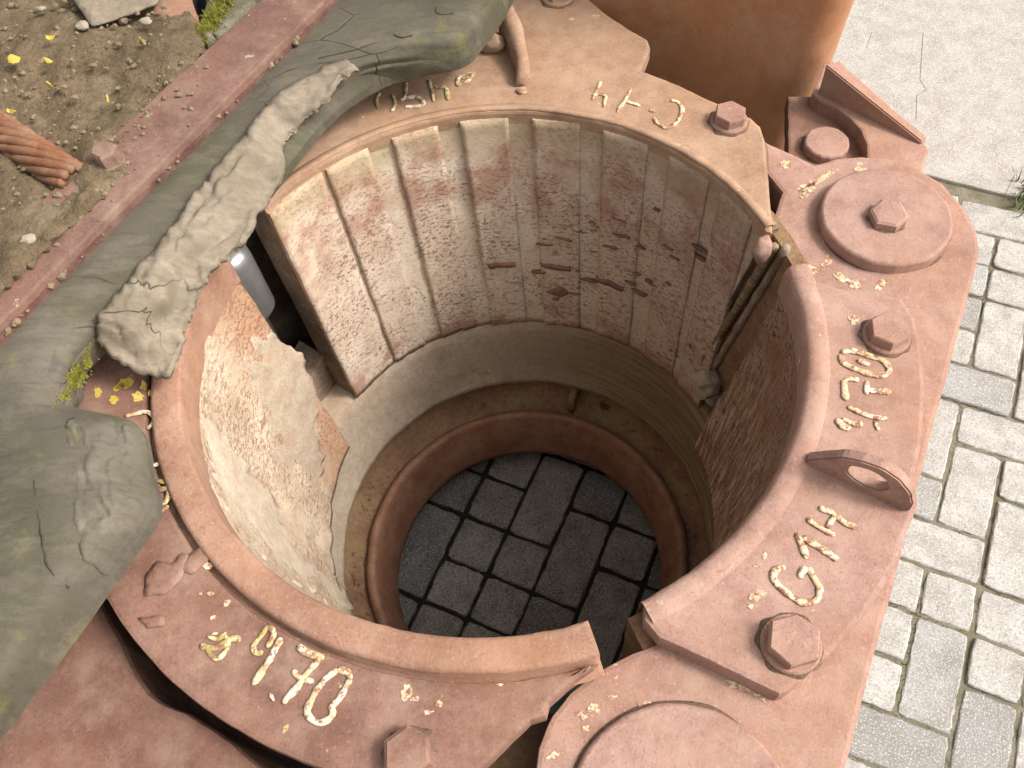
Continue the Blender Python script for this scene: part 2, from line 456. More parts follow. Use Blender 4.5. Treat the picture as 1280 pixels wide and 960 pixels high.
SOIL = dirt('dry crumbly soil', (.125, .09, .053), (.205, .152, .092), (.06, .043, .026), bump=1., scale=1.5, dist=.012, moss=(.25, .195, .125))
CHALK = dirt('whitish chalky crust', (.48, .39, .29), (.64, .55, .43), (.34, .25, .18), scale=2.2, moss=(.50, .36, .26))
MUD = dirt('grey dried mud', (.40, .32, .235), (.52, .43, .325), (.26, .19, .135), scale=2.2, moss=(.42, .28, .20))
MUD_EDGE = dirt('rough earthy edge', (.22, .165, .12), (.36, .28, .21), (.12, .085, .06), scale=1.6, moss=(.20, .10, .065))
GRIME = dirt('packed brown dirt', (.13, .08, .055), (.22, .14, .10), (.07, .042, .03), scale=2)
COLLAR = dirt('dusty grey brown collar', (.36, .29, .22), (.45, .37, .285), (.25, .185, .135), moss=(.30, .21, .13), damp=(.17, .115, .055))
LEDGE = dirt('rusty earthy ledge', (.17, .095, .055), (.27, .165, .10), (.085, .045, .028), moss=(.24, .19, .08), scale=.9)
MOSS = dirt('yellow green moss', (.20, .20, .03), (.33, .31, .06), (.10, .11, .02), scale=3)
MOSS_DRY = dirt('dry olive moss', (.12, .12, .035), (.22, .20, .08), (.07, .065, .03), scale=3)
JOINT = dirt('mossy sand joint', (.15, .135, .10), (.25, .22, .165), (.09, .085, .055), scale=2, moss=(.13, .13, .05), oil_shade=(.018, .017, .015))
UNDER = dirt('damp dark underside', (.05, .04, .03), (.09, .07, .05), (.03, .025, .02))

def rubber(name, a, b, green, crack=.5, yel=(.17, .165, .05)):
    m, t, p = newmat(name); k = N(t); c = k.coord()
    n1 = k.noise(c, 5, 5, .6); colr = k.ramp(n1, [(.3, a), (.7, b)])
    g = k.noise(k.mapping(c, loc=(2, 3, 1)), 4.2, 4, .6); colr = k.mix(k.math('MULTIPLY', k.ramp(g, [(.45, 0.), (.68, 1.)]), .75), colr, green)
    y_ = k.noise(k.mapping(c, loc=(7, 1, 3)), 8, 6, .7); colr = k.mix(k.math('MULTIPLY', k.ramp(y_, [(.56, 0.), (.70, 1.)]), .75), colr, yel)
    du = k.noise(k.mapping(c, scale=(1, 2.2, 1), rot=(0, 0, .9), loc=(1, 1, 1)), 13, 6, .7); colr = k.mix(k.math('MULTIPLY', k.ramp(du, [(.48, 0.), (.72, 1.)]), .6), colr, tuple(min(1, x * 1.45) for x in b))
    gr = k.noise(k.mapping(c, scale=(14, 150, 40), rot=(0, 0, .9)), 1., 4, .65); colr = k.mix(k.math('MULTIPLY', k.ramp(gr, [(.5, 0.), (.72, 1.)]), .4), colr, tuple(x * .55 for x in a))
    f = k.noise(c, 190, 4, .7); colr = k.mix(k.math('MULTIPLY', k.ramp(f, [(.5, 0.), (.75, 1.)]), .35), colr, tuple(x * .6 for x in a))
    wv = k.mix(.06, c, k.add('ShaderNodeTexNoise').outputs['Color'], 'ADD')
    v = k.voro(k.mapping(wv, scale=(1, 2.3, 1), rot=(0, 0, .9)), 5.5, 'DISTANCE_TO_EDGE')
    ck = k.math('MULTIPLY', k.ramp(v, [(0., 1.), (.012, 0.)]), k.ramp(k.noise(c, 6, 2), [(.52, 0.), (.6, 1.)]))
    colr = k.mix(k.math('MULTIPLY', ck, crack), colr, (.04, .035, .03))
    t.links.new(colr, p.inputs['Base Color']); p.inputs['Roughness'].default_value = .8; p.inputs['Specular IOR Level'].default_value = .3
    h = k.math('SUBTRACT', k.math('ADD', k.math('MULTIPLY', f, .25), k.math('ADD', k.math('MULTIPLY', du, .45), k.math('MULTIPLY', gr, .25))), k.math('MULTIPLY', ck, .5))
    t.links.new(k.bump(h, .8, .004), p.inputs['Normal'])
    return m

RUBBER = rubber('weathered grey green rubber', (.078, .068, .050), (.118, .102, .078), (.072, .066, .034))
FLAP = rubber('torn dusty rubber', (.17, .135, .10), (.24, .195, .148), (.15, .128, .085), .8, (.17, .14, .09))

FLAP2 = rubber('peeled grey rubber', (.095, .083, .062), (.145, .127, .098), (.085, .078, .042))

def simple(name, c, rough=.6, metal=0., bump=.2):
    m, t, p = newmat(name); k = N(t); co = k.coord(); n = k.noise(co, 60, 4, .6)
    t.links.new(k.ramp(n, [(.3, tuple(x * .8 for x in c)), (.7, c)]), p.inputs['Base Color'])
    p.inputs['Roughness'].default_value = rough; p.inputs['Metallic'].default_value = metal
    t.links.new(k.bump(n, bump, .002), p.inputs['Normal']); return m

CHROME = simple('dull chromed rod', (.46, .46, .45), .35, .75)
HOSE = simple('black hose', (.02, .02, .03), .3)
LEAF = simple('yellow leaf', (.50, .38, .07), .7)
GRASS = simple('grass blade', (.13, .17, .04), .7)
PALE = simple('pale stone', (.33, .28, .21), .9)

def weld_mat(name, paint, paint2, thr):
    m, t, p = newmat(name); k = N(t); c = k.coord()
    base = k.ramp(k.noise(c, 120, 4, .6), [(.35, (.22, .10, .06)), (.65, (.36, .19, .12))])
    pn = k.ramp(k.noise(c, 45, 3, .6), [(.42, paint), (.6, paint2)])
    colr = k.mix(k.ramp(k.noise(k.mapping(c, loc=(5, 5, 5)), 150, 5, .7), [(thr - .02, 0.), (thr + .06, 1.)]), base, pn)
    t.links.new(colr, p.inputs['Base Color']); p.inputs['Roughness'].default_value = .6
    t.links.new(k.bump(k.noise(c, 240, 3, .6), .5, .002), p.inputs['Normal']); return m
PAINT_C = weld_mat('worn cream paint', (.52, .40, .25), (.62, .52, .36), .47)
PAINT_Y = weld_mat('worn yellow paint', (.50, .36, .05), (.62, .47, .12), .42)
WELD_W = weld_mat('white painted weld bead', (.52, .40, .22), (.66, .60, .47), .44)
WELD_C = weld_mat('cream painted weld bead', (.56, .43, .25), (.66, .57, .41), .47)
WELD_Y = weld_mat('yellow green painted weld bead', (.33, .27, .09), (.60, .53, .32), .45)

def stone_mat(name, a, b, speck, dark, rnd=.35, bump=.6):
    m, t, p = newmat(name); k = N(t); c = k.coord()
    oi = k.add('ShaderNodeObjectInfo').outputs['Random']
    cc = k.add('ShaderNodeVectorMath', operation='ADD'); t.links.new(c, cc.inputs[0])
    cx = k.add('ShaderNodeCombineXYZ'); ml = k.add('ShaderNodeMath', operation='MULTIPLY'); t.links.new(oi, ml.inputs[0]); ml.inputs[1].default_value = 40
    t.links.new(ml.outputs[0], cx.inputs[0]); t.links.new(ml.outputs[0], cx.inputs[1]); t.links.new(cx.outputs[0], cc.inputs[1]); c = cc.outputs[0]
    colr = k.ramp(oi, [(0., a), (.4, b), (.75, tuple(.5 * (x + y) for x, y in zip(a, b))), (.86, tuple(x * y for x, y in zip(a, (.74, .76, .80)))), (1., tuple(x * .66 for x in a))])
    n1 = k.noise(c, 15, 7, .74); colr = k.mix(k.math('MULTIPLY', k.ramp(n1, [(.42, 0.), (.66, 1.)]), .72), colr, dark)
    n2 = k.noise(c, 260, 3, .7); colr = k.mix(k.math('MULTIPLY', k.ramp(n2, [(.54, 0.), (.62, 1.)]), .75), colr, speck)
    n3 = k.noise(k.mapping(c, loc=(7, 3, 2)), 150, 4, .75); colr = k.mix(k.math('MULTIPLY', k.ramp(n3, [(.54, 0.), (.62, 1.)]), .75), colr, dark)
    t.links.new(colr, p.inputs['Base Color']); p.inputs['Roughness'].default_value = .9; p.inputs['Specular IOR Level'].default_value = .2
    t.links.new(k.bump(k.math('ADD', k.math('MULTIPLY', n2, .5), k.math('MULTIPLY', n1, .5)), bump, .004), p.inputs['Normal'])
    return m
PAVER = stone_mat('grey concrete paver', (.37, .35, .325), (.43, .41, .385), (.60, .58, .55), (.20, .18, .155))
SLAB = stone_mat('pale concrete slab', (.40, .37, .335), (.40, .37, .335), (.58, .55, .52), (.25, .222, .19), bump=.9)

# ------------------------------------------------------------------ ground, pavers, slab
g = bmesh.new()
for s in (Vector((-60, -60, ZG - .014)),):
    vs4 = [g.verts.new((x, y, ZG - .0055)) for x, y in ((-80, -80), (80, -80), (80, 80), (-80, 80))]
    g.faces.new(vs4)
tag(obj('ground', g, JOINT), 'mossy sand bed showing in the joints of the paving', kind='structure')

TH = -.536; PU = .1122
bB = Vector((math.cos(TH), math.sin(TH), 0)); bA = Vector((math.sin(TH), -math.cos(TH), 0))
ORG = P(1146.25, 767.8, ZG); ORG.z = 0
pave = bpy.data.objects.new('pavement', None); pave.location = (0, 0, ZG); col.objects.link(pave)
tag(pave, 'grey concrete block pavement with mossy joints', kind='structure')
SLAB_A = ((P(1180, 226, ZG) - ORG).dot(bA)) / PU
cells = {}
explicit = [  # (column, start, length along A, width along B, half-offset)
    (0, -8, 2, 1), (-1, -6, 1, 2), (0, -5, 1, 2), (0, -4, 2, 1), (-1, -5, 2, 1), (-1, -3, 1, 1), (-1, -2, 1, 2), (0, -1, 1, 1),
    (1, -1, 1, 1), (0, 0, 2, 1), (1, 0, 1, 1), (1, 1, 2, 1), (-1, -1, 1, 1), (-1, 0, 1, 1), (-1, 1, 1, 1), (-1, 2, 1, 2), (1, -4, 1, 1),
    (1, -3, 2, 1), (1, -7, 2, 1), (-1, -8, 1, 1), (-1, -7, 1, 1), (0, -9, 1, 2), (0, -10, 1, 2),
    (-7, 0, 2, 1), (-8, -1, 2, 1), (-9, 0, 1, 1), (-9, 1, 1, 1), (-8, 1, 1, 1), (-9, 2, 1, 1), (-8, 2, 1, 1), (-10, 1, 2, 1),
    (-6, 0, 1, 1), (-6, 1, 2, 1), (-9, -1, 1, 1), (-7, 2, 1, 1), (-10, 3, 1, 1), (-7, -1, 1, 1), (-10, 0, 1, 1)]
bricks = []
def put(c, a, la, wb):
    ks = [(c + i, a + j) for i in range(wb) for j in range(la)]
    if any(k in cells for k in ks): return False
    for k in ks: cells[k] = 1
    bricks.append((c, a, la, wb)); return True
for e in explicit: put(*e)
rp = random.Random(11)
for c in range(-22, 12):
    for a in range(-15, 12):
        if (c, a) in cells: continue
        ch = rp.random()
        edge = c in (-5, -4)
        if ch < .42 and put(c, a, 2, 1): continue
        if ch < .82 and not edge and put(c, a, 1, 2): continue
        put(c, a, 1, 1)

def paver_mesh(L, W, seed):
    bm = bmesh.new(); h = .045; b = .006; rr = random.Random(seed)
    def ring(ins, z, jit):
        out = []
        nL = max(2, int(L / .016)); nW = max(2, int(W / .016)); x0, y0 = L / 2 - ins, W / 2 - ins
        pts = [(-x0 + 2 * x0 * i / nL, -y0) for i in range(nL)] + [(x0, -y0 + 2 * y0 * i / nW) for i in range(nW)] + \
              [(x0 - 2 * x0 * i / nL, y0) for i in range(nL)] + [(-x0, y0 - 2 * y0 * i / nW) for i in range(nW)]
        for (x, y) in pts:
            cx = .955 if abs(abs(x) - x0) < 1e-5 and abs(abs(y) - y0) < 1e-5 else 1
            out.append(bm.verts.new((x * (cx if L < .15 else (1 + cx) / 2) + rr.uniform(-jit, jit), y * (1 + cx) / 2 + rr.uniform(-jit, jit), z + rr.uniform(-jit, jit) * .4)))
        return out
    r0 = ring(0, -h, 0); r1 = ring(0, -.005, .0022); r2 = ring(.0014, -.0012, .0024); r3 = ring(.004, 0, .0020)
    for p_, q_ in ((r0, r1), (r1, r2), (r2, r3)):
        n = len(p_)
        for i in range(n):
            bm.faces.new((p_[i], p_[(i + 1) % n], q_[(i + 1) % n], q_[i])).smooth = p_ is not r0
    bm.faces.new(r3)
    me = bpy.data.meshes.new('paver'); bmesh.ops.recalc_face_normals(bm, faces=bm.faces); bm.to_mesh(me); bm.free(); me.materials.append(PAVER); return me
BW = PU - .0080
PAVER_OIL_SHADE = stone_mat('grey paver with grease and bore shade', (.19, .182, .17), (.24, .23, .215), (.40, .39, .375), (.055, .052, .046))  # darker paver copy: grease plus the shade of the bore put into its colour
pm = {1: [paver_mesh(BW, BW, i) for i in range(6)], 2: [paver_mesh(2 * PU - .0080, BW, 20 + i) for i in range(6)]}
_oil_shade = {}
def oil_shaded(me):
    if me.name not in _oil_shade:
        m2 = me.copy(); m2.materials.clear(); m2.materials.append(PAVER_OIL_SHADE); _oil_shade[me.name] = m2
    return _oil_shade[me.name]
def bcentre(c, a, la, wb):
    off = .42 if c <= -5 else 0.
    q = ORG + bB * ((c + wb / 2) * PU) + bA * ((a + la / 2 + off) * PU)
    q.z = ZG; return q
def proj(p):
    d = p - CAM; z = d.dot(_fw); return 640 + FPX * d.dot(_rt) / z, 480 - FPX * d.dot(_up) / z
def vis_rank(bk):
    x, y = proj(bcentre(*bk)); d = 0 if (x > 1020 and -60 < y < 1020 and x < 1350) or (440 < x < 870 and 540 < y < 900) else 1
    return d * 1e5 + math.hypot(x - 1150, y - 600)
bricks = [b for b in bricks if b[1] > SLAB_A / 1. - .02 and True]
bricks.sort(key=vis_rank)
stuff = bmesh.new()
for i, bk in enumerate(bricks):
    c, a, la, wb = bk; q = bcentre(*bk); n = max(la, wb); me = rp.choice(pm[n])
    if math.hypot(q.x, q.y) < .50: me = oil_shaded(me)
    rot = math.atan2(bA.y, bA.x) if la == 2 else math.atan2(bB.y, bB.x)
    if n == 1: rot += rp.choice((0, 1, 2, 3)) * math.pi / 2
    elif rp.random() < .5: rot += math.pi
    rot += rp.uniform(-.018, .018); q = q + Vector((rp.uniform(-.0015, .0015), rp.uniform(-.0015, .0015), rp.uniform(-.003, .003)))
    tl = Matrix.Rotation(rp.uniform(-.014, .014), 4, 'X') @ Matrix.Rotation(rp.uniform(-.014, .014), 4, 'Y')
    mw = Matrix.Translation(q - pave.location) @ Matrix.Rotation(rot, 4, 'Z') @ tl
    if i < 295:
        o = bpy.data.objects.new('paver', me); link(o, pave); o.matrix_local = mw
    else:
        tmp = me.copy(); tmp.transform(Matrix.Translation(pave.location) @ mw); stuff.from_mesh(tmp); bpy.data.meshes.remove(tmp)
so = obj('outlying_pavers', stuff, PAVER, pave); tag(so, kind='stuff')

# concrete slab beyond the pavers (edge runs along the B joints)
e0 = ORG + bA * (SLAB_A * PU); 
sl = [e0 - bB * 6, e0 + bB * 1.55, e0 + bB * 1.55 - bA * 5, e0 - bB * 6 - bA * 5]
slab = plate('concrete_slab', [(p.x, p.y) for p in sl], ZG + .006, .1, SLAB, None, bevel=.006, step=.05, jit=.004)
tag(slab, 'pale concrete slab bordering the block paving', kind='structure')
ck = bmesh.new()
for pts in ([(1154, 40), (1152, 70), (1150, 100), (1158, 112), (1146, 120), (1145, 150)], [(1090, 40), (1083, 60)], [(1265, 225), (1252, 252)]):
    tube_bm(resample([P(x, y, ZG + .0065) + Vector((0, 0, 0)) for x, y in pts], .02, False), .0006, 5, ck, .4)
obj('crack', ck, UNDER, slab)

# ------------------------------------------------------------------ guide collar (lower body of the bore)
collar = empty('guide_collar', (0, 0, -.95), 'round dusty steel collar forming the lower bore beneath the clamp jaws', 'collar')
bm = lathe_bm([(.52, -.54), (.398, -.535), (.388, -.545), (.384, -.57), (.381, -.62), (.377, -.67), (.372, -.71), (.366, -.728), (.364, -.738), (.38, -.75), (.40, -.76)], n=160, jit=.0035)
obj('collar_ring', bm, COLLAR, collar, smooth=True)
hc0 = P(757, 507, -.800)
bm = lathe_bm([(.42, -.752), (.392, -.758), (.386, -.775), (.380, -.792), (.372, -.806), (.360, -.815), (.348, -.821), (.338, -.826), (.326, -.829)], n=300, jit=.004, seed=4)
bmesh.ops.delete(bm, geom=[f for f in bm.faces if (f.calc_center_median() - hc0).length < .014], context='FACES')
obj('ledge', bm, LEDGE, collar, smooth=True)
bm = lathe_bm([(.337, -.832), (.336, -.818), (.333, -.811), (.327, -.8065), (.320, -.8065), (.315, -.811), (.3125, -.82), (.306, -.84), (.299, -.865), (.292, -.90), (.288, -.925), (.29, -.94), (.32, -.945), (.54, -.945)], n=160, jit=.0016, seed=8)
obj('throat_ring', bm, RUST_THROAT, collar, smooth=True)
bm = lathe_bm([(.535, -.07), (.535, -.995)], n=96)
obj('outer_shell', bm, BLACK, collar, smooth=True)
for px, py, s in ((717, 497, 1),):       # ribs and clods on the ledge
    c_ = P(px, py, -.785)
    b2 = bmesh.new(); bmesh.ops.create_cube(b2, size=1)
    bmesh.ops.subdivide_edges(b2, edges=b2.edges, cuts=2, use_grid_fill=True)
    an = math.atan2(c_.y, c_.x)
    for v in b2.verts:
        q = Vector((v.co.x * .05, v.co.y * .014 * s, v.co.z * .05)); q += Vector((.003 * nz(v.co, 3, px), .003 * nz(v.co, 3, py), .004 * nz(v.co, 2, px)))
        q.rotate(Matrix.Rotation(an, 3, 'Z')); v.co = q + c_
    obj('rib', b2, LEDGE, collar, smooth=True)
n_ = Vector((-hc0.x, -hc0.y, .28)).normalized(); rot = n_.to_track_quat('Z', 'Y').to_matrix(); b2 = bmesh.new()
prof = [(.021, -.006), (.0195, .0025), (.0145, .0035), (.0125, .0), (.0125, -.04), (.0005, -.04)]
rows = [[b2.verts.new(hc0 + rot @ Vector((r_ * math.cos(2 * math.pi * i / 24), r_ * math.sin(2 * math.pi * i / 24), z_))) for r_, z_ in prof] for i in range(24)]
for i in range(24):
    for j in range(len(prof) - 1): b2.faces.new((rows[i][j], rows[(i + 1) % 24][j], rows[(i + 1) % 24][j + 1], rows[i][j + 1]))
obj('drain_hole', b2, LEDGE, collar, smooth=True)
# bits of mud at the edge of the ledge
mb = bmesh.new()
for i in range(60):
    a = random.choice([random.uniform(150, 215), random.uniform(95, 160), random.uniform(-20, 60)]); rr = random.uniform(.33, .37)
    blob_bm(pol(rr, a, -.805 - (.37 - rr) * .5), random.uniform(.001, .004), .6, 1, (1.3, 1.3, .6), i, mb)
tag(obj('earth_crumbs', mb, LEDGE, collar, smooth=True), kind='stuff')

# ------------------------------------------------------------------ parts shared by the jaws
def bolt(parent, c, af, h, mat, rot=0., washer=True, name='bolt', wear=.0):
    bm = bmesh.new(); rc = af / math.sqrt(3)
    rows = []
    for r_, z_ in ((rc, -.002), (rc, h * .84), (rc * (.975 - wear), h * .93), (rc * (.92 - wear), h)):
        rows.append([bm.verts.new(Vector((r_ * math.cos(rot + math.pi / 3 * i), r_ * math.sin(rot + math.pi / 3 * i), z_)) + c) for i in range(6)])
    for p_, q_ in zip(rows, rows[1:]):
        for i in range(6): bm.faces.new((p_[i], p_[(i + 1) % 6], q_[(i + 1) % 6], q_[i]))
    bm.faces.new(rows[-1])
    for v in bm.verts:
        v.co += Vector((nz(v.co, 35), nz(v.co, 35, 5), nz(v.co, 35, 9))) * .002
    o = obj(name, bm, mat, parent)
    if washer:
        b2 = bmesh.new(); prof = [(rc * 1.12, -.003), (rc * 1.12, .004), (rc * 1.06, .0062), (rc * .8, .0062)]
        rows = [[b2.verts.new(c + Vector((r_ * math.cos(2 * math.pi * i / 32), r_ * math.sin(2 * math.pi * i / 32), z_))) for r_, z_ in prof] for i in range(32)]
        for i in range(32):
            for j in range(3): b2.faces.new((rows[i][j], rows[(i + 1) % 32][j], rows[(i + 1) % 32][j + 1], rows[i][j + 1]))
        obj('washer', b2, mat, o)
        grime(o, c, rc * 1.11)
    else: grime(o, c, rc * .93)
    return o

def grime(parent, c, r_, wd=.004, n=56, mat=None):
    """dirt packed round the foot of a bolt or cap"""
    bm = bmesh.new(); rows = []
    for i in range(n):
        a = 2 * math.pi * i / n; q = (math.cos(a) * 2.2, math.sin(a) * 2.2, r_ * 40); w_ = wd * max(.12, .7 + 1.3 * nz(q, 1.)) ; h = .0035 * max(.2, .7 + 1.1 * nz(q, 1.7, 4))
        rows.append([bm.verts.new(c + Vector((k_ * math.cos(a), k_ * math.sin(a), z_))) for k_, z_ in ((r_ - .002, h), (r_ + w_ * .3, h * .55), (r_ + w_, .0002), (r_ + w_, -.002))])
    for i in range(n):
        for j in range(3): bm.faces.new((rows[i][j], rows[(i + 1) % n][j], rows[(i + 1) % n][j + 1], rows[i][j + 1]))
    return obj('packed_dirt', bm, mat or GRIME, parent, smooth=True)

def disc(parent, c, r_, h, mat, name='pin_cap', jit=.0012, ch=.005):
    bm = bmesh.new(); n = 72; prof = [(r_, -.004), (r_, h - ch), (r_ - ch * .35, h - ch * .3), (r_ - ch, h), (r_ * .5, h + .0006)]
    rows = []
    for i in range(n):
        a = 2 * math.pi * i / n; row = []
        for k_, z_ in prof:
            kk = k_ + jit * nz((math.cos(a) * 4, math.sin(a) * 4, z_ * 20), 1.5, c.x * 10)
            row.append(bm.verts.new(c + Vector((kk * math.cos(a), kk * math.sin(a), z_))))
        rows.append(row)
    for i in range(n):
        for j in range(len(prof) - 1):
            bm.faces.new((rows[i][j], rows[(i + 1) % n][j], rows[(i + 1) % n][j + 1], rows[i][j + 1])).smooth = j in (1, 2)
    bm.faces.new([rw[-1] for rw in rows])
    o = obj(name, bm, mat, parent); grime(o, c, r_ - .001, .004, 120)
    return o

def weld(parent, name, strokes, ox, oy, s, mat, rad=.0052, z=0.):
    """characters laid down as beads of weld; strokes are survey points"""
    bm = bmesh.new()
    for k, st in enumerate(strokes):
        st = list(st); rd = rad
        if isinstance(st[0], (int, float)): rd = st.pop(0)
        rd *= .52
        pts = [P(ox + x / s, oy + y / s, z + .0012) for x, y in st]
        if len(pts) > 2: pts = catmull(pts, 6)
        pts = resample(pts, .0028, False)
        rs = []
        for i, p in enumerate(pts):
            e = min(i, len(pts) - 1 - i)
            f = 1.1 + .35 * nz(p, 90, k) + .25 * nz(p, 300, k + 4)
            rs.append(rd * f * (.45 if e == 0 else .8 if e == 1 else 1.))
            p.x += .0009 * nz(p, 90, 2); p.y += .0009 * nz(p, 90, 8)
        tube_bm(pts, rs, 10, bm, .5)
    return obj(name, bm, mat, parent, smooth=True)

def paint(parent, spots, mat, z, seed=0):
    """flakes of old paint: thin ragged film"""
    for i, (x, y, rx, ry, an) in enumerate(spots):
        n = 14; pts = []
        for k in range(n):
            a = 2 * math.pi * k / n; f = 1 + .75 * nz((math.cos(a), math.sin(a), i * 3.1 + seed), 1.6) + random.uniform(-.18, .18)
            dx, dy = rx * f * math.cos(a), ry * f * math.sin(a)
            pts.append(P(x + dx * math.cos(an) - dy * math.sin(an), y + dx * math.sin(an) + dy * math.cos(an), z))
        b_ = bmesh.new(); vs_ = [b_.verts.new(p + Vector((0, 0, .0007))) for p in pts]; lo = [b_.verts.new(p - Vector((0, 0, .001))) for p in pts]
        b_.faces.new(vs_)
        for k in range(n): b_.faces.new((vs_[k], lo[k], lo[(k + 1) % n], vs_[(k + 1) % n]))
        obj('paint_flake', b_, mat, parent)

# ------------------------------------------------------------------ back jaw
back = empty('clamp_jaw', (0, .4, -.54), 'tan rusty clamp jaw behind the bore with a wide striped cream lining', 'clamp jaw', 'three clamp jaws round the bore')
out = arc(.402, 138, 13.5, 60)
out += [P(966, 292), P(966, 281), P(957, 176), P(951, 158), P(939, 147), P(886, 124), P(849, 106), P(800, 87)]
out += [P(808, 72), P(813, 58), P(810, 50), P(790, 38), P(760, 19), P(735, -2), P(700, -60), P(560, -70)]
out += arc(.56, 100, 138, 10)
plate('top_plate', out, 0., .024, RUST_TAN, back, bevel=.005)
def side(z): return z / -.538
def rb(z, a): return .404 - .016 * (z / -.538)
def edge_a(top, bot, v): return top + (bot - top) * v
def f_liner(u, v):
    z = -.004 - .535 * v
    a = edge_a(138.0, 137.6, v) * (1 - u) + edge_a(13.5, 27.5, v) * u
    p = pol(1, a, z); d = .0018 * nz(p, 9, 2) + .0012 * nz(p, 30, 5)
    return pol(rb(z, a) - d, a, z)
lin = obj('liner', panel_bm(f_liner, 110, 30, lambda u: .055 - .035 * min(1, u * 1.6)), WALL_FILL, back); lin.data.materials.append(MUD_EDGE)
for a_dark in (137.9, 121.7, 105.6, 90.0, 74.0, 58.0, 42.0, 27.5):
    wdt = 10.6 if a_dark < 130 else 15.2
    if a_dark == 27.5: wdt = 9.6
    def f_strip(u, v, a0=a_dark, wd=wdt):
        top = -.012 - .004 * random.random() if v == 0 else 0
        z = -.013 - .524 * v - (.006 * nz((a0, u * 6, 1), 1.) if v > .99 else 0)
        a = a0 - wd * u + (.22 * nz((a0, z * 22, u * 3), 1.) if u in (0, 1) else 0) + (.1 * nz((a0, z * 70, u), 1.) if u in (0, 1) else 0)
        if a0 < 30: a += 1.5 * v
        p = pol(1, a, z); d = .0015 * nz(p, 11, 4) + .0010 * nz(p, 42, 6)
        lift = .0052 if u < .12 else .0052 - .003 * u
        if a0 > 130: lift += .002
        return pol(rb(z, a) - lift - d, a, z)
    obj('grip_strip', panel_bm(f_strip, 10, 34, .008), WALL_STRIP, lin)
cone_b = on_cone(lambda z: .404 - .016 * (z / -.538) - .0068)
scabs = [[(609, 331), (643, 329), (644, 334), (612, 336)], [(674, 329), (712, 335), (713, 340), (676, 334)], [(744, 346), (760, 351), (780, 361), (778, 365), (758, 357), (744, 351)], [(682, 365), (700, 360), (710, 367), (700, 372)]]
rsc = random.Random(5)
for _ in range(22):
    x, y = rsc.uniform(660, 880), rsc.uniform(255, 405); ww, hh_ = rsc.uniform(4, 14), rsc.uniform(.8, 1.7)
    if y < 255 + max(0, 760 - x) * .6 or y > 398 + (x - 760) * .35: continue
    tl_ = .12 + (x - 690) / 420 + rsc.uniform(-.1, .1); c_, s_ = math.cos(tl_), math.sin(tl_)
    scabs.append([(x + ww * math.cos(a) * rsc.uniform(.7, 1.1) * c_ - hh_ * math.sin(a) * s_, y + ww * math.cos(a) * s_ + hh_ * math.sin(a) * rsc.uniform(.6, 1.2) * c_) for a in [2 * math.pi * q / 8 for q in range(8)]])
for pl in scabs:
    obj('rust_scab', sheet_bm([(x, y, .0004) for x, y in pl], (), 2.6, .002, 1.4, lambda p, x, y, d: .0005 * nz(p, 260, 3), 3, cone_b), RUST_SCAB, lin)
bolt(back, P(911, 153), .042, .021, RUST_PINK, .2)
bolt(back, P(697, -4), .045, .012, RUST_TAN, .1, washer=True)
# bent lifting rib and lump of weld beside it
pts = [P(634, 44), P(645, 62), P(652, 84), P(655, 108)]
bm = bmesh.new(); prv = None; wd = [.012, .014, .013, .011]; hh = [.046, .042, .03, .016]
cat = catmull(pts, 5)
rows = []
for i, p in enumerate(cat):
    t_ = i / (len(cat) - 1); d_ = (cat[min(i + 1, len(cat) - 1)] - cat[max(i - 1, 0)]).normalized(); s_ = Vector((d_.y, -d_.x, 0))
    h_ = .048 * (1 - t_) ** .7 + .014; wv = .0125 + .002 * math.sin(t_ * 6)
    jt = lambda k: Vector((nz(p, 60, k), nz(p, 60, k + 3), nz(p, 60, k + 6))) * .002
    rows.append([bm.verts.new(p + s_ * x * wv + Vector((0, 0, z_ * h_)) + jt(j)) for j, (x, z_) in enumerate(((-1, -.05), (-1, .7), (-.75, .97), (.3, 1.), (.95, .8), (1.1, -.05)))])
for a_, b_ in zip(rows, rows[1:]):
    for j in range(5): bm.faces.new((a_[j], a_[j + 1], b_[j + 1], b_[j]))
bm.faces.new(rows[0]); bm.faces.new(rows[-1])
obj('lifting_rib', bm, RUST_TAN, back, smooth=True)
obj('weld_lump', blob_bm(P(617, 54, .012), .017, .35, 3, (1.3, .9, 1.0), 3), RUST_TAN, back, smooth=True)
obj('weld_lump', blob_bm(P(653, 113, .002), .008, .4, 2, (1, 1, .7), 5), PAINT_C, back, smooth=True)
S = 4.571
weld(back, 'weld_numeral', [[(160, 530), (140, 575), (150, 620)], [(225, 535), (246, 590), (225, 636)]], 440, 0, S, WELD_Y)
weld(back, 'weld_numeral', [[(312, 470), (306, 530), (300, 560), (275, 568)], [.006, (310, 560), (350, 552), (385, 560), (408, 598), (350, 606), (302, 610)]], 440, 0, S, WELD_W)
weld(back, 'weld_numeral', [[(438, 455), (455, 510), (466, 578)], [(462, 490), (500, 500), (535, 500), (552, 565)], [.006, (536, 510), (550, 570)]], 440, 0, S, WELD_Y)
weld(back, 'weld_star', [[(600, 490), (612, 440), (690, 415), (668, 455), (600, 490)], [(630, 450), (670, 440)]], 440, 0, S, WELD_Y)
S = 2.667
weld(back, 'weld_numeral', [[(936, 272), (925, 300), (908, 332)], [(908, 318), (930, 312), (952, 322), (944, 356)]], 400, 0, S, WELD_C)
weld(back, 'weld_numeral', [[(1036, 296), (1016, 335), (990, 372)], [(1016, 335), (1045, 345), (1066, 352)]], 400, 0, S, WELD_C)
weld(back, 'weld_letter', [[(1098, 368), (1118, 372)], [(1170, 334), (1196, 342), (1208, 368), (1192, 404), (1160, 425), (1130, 415), (1112, 392)]], 400, 0, S, WELD_C)
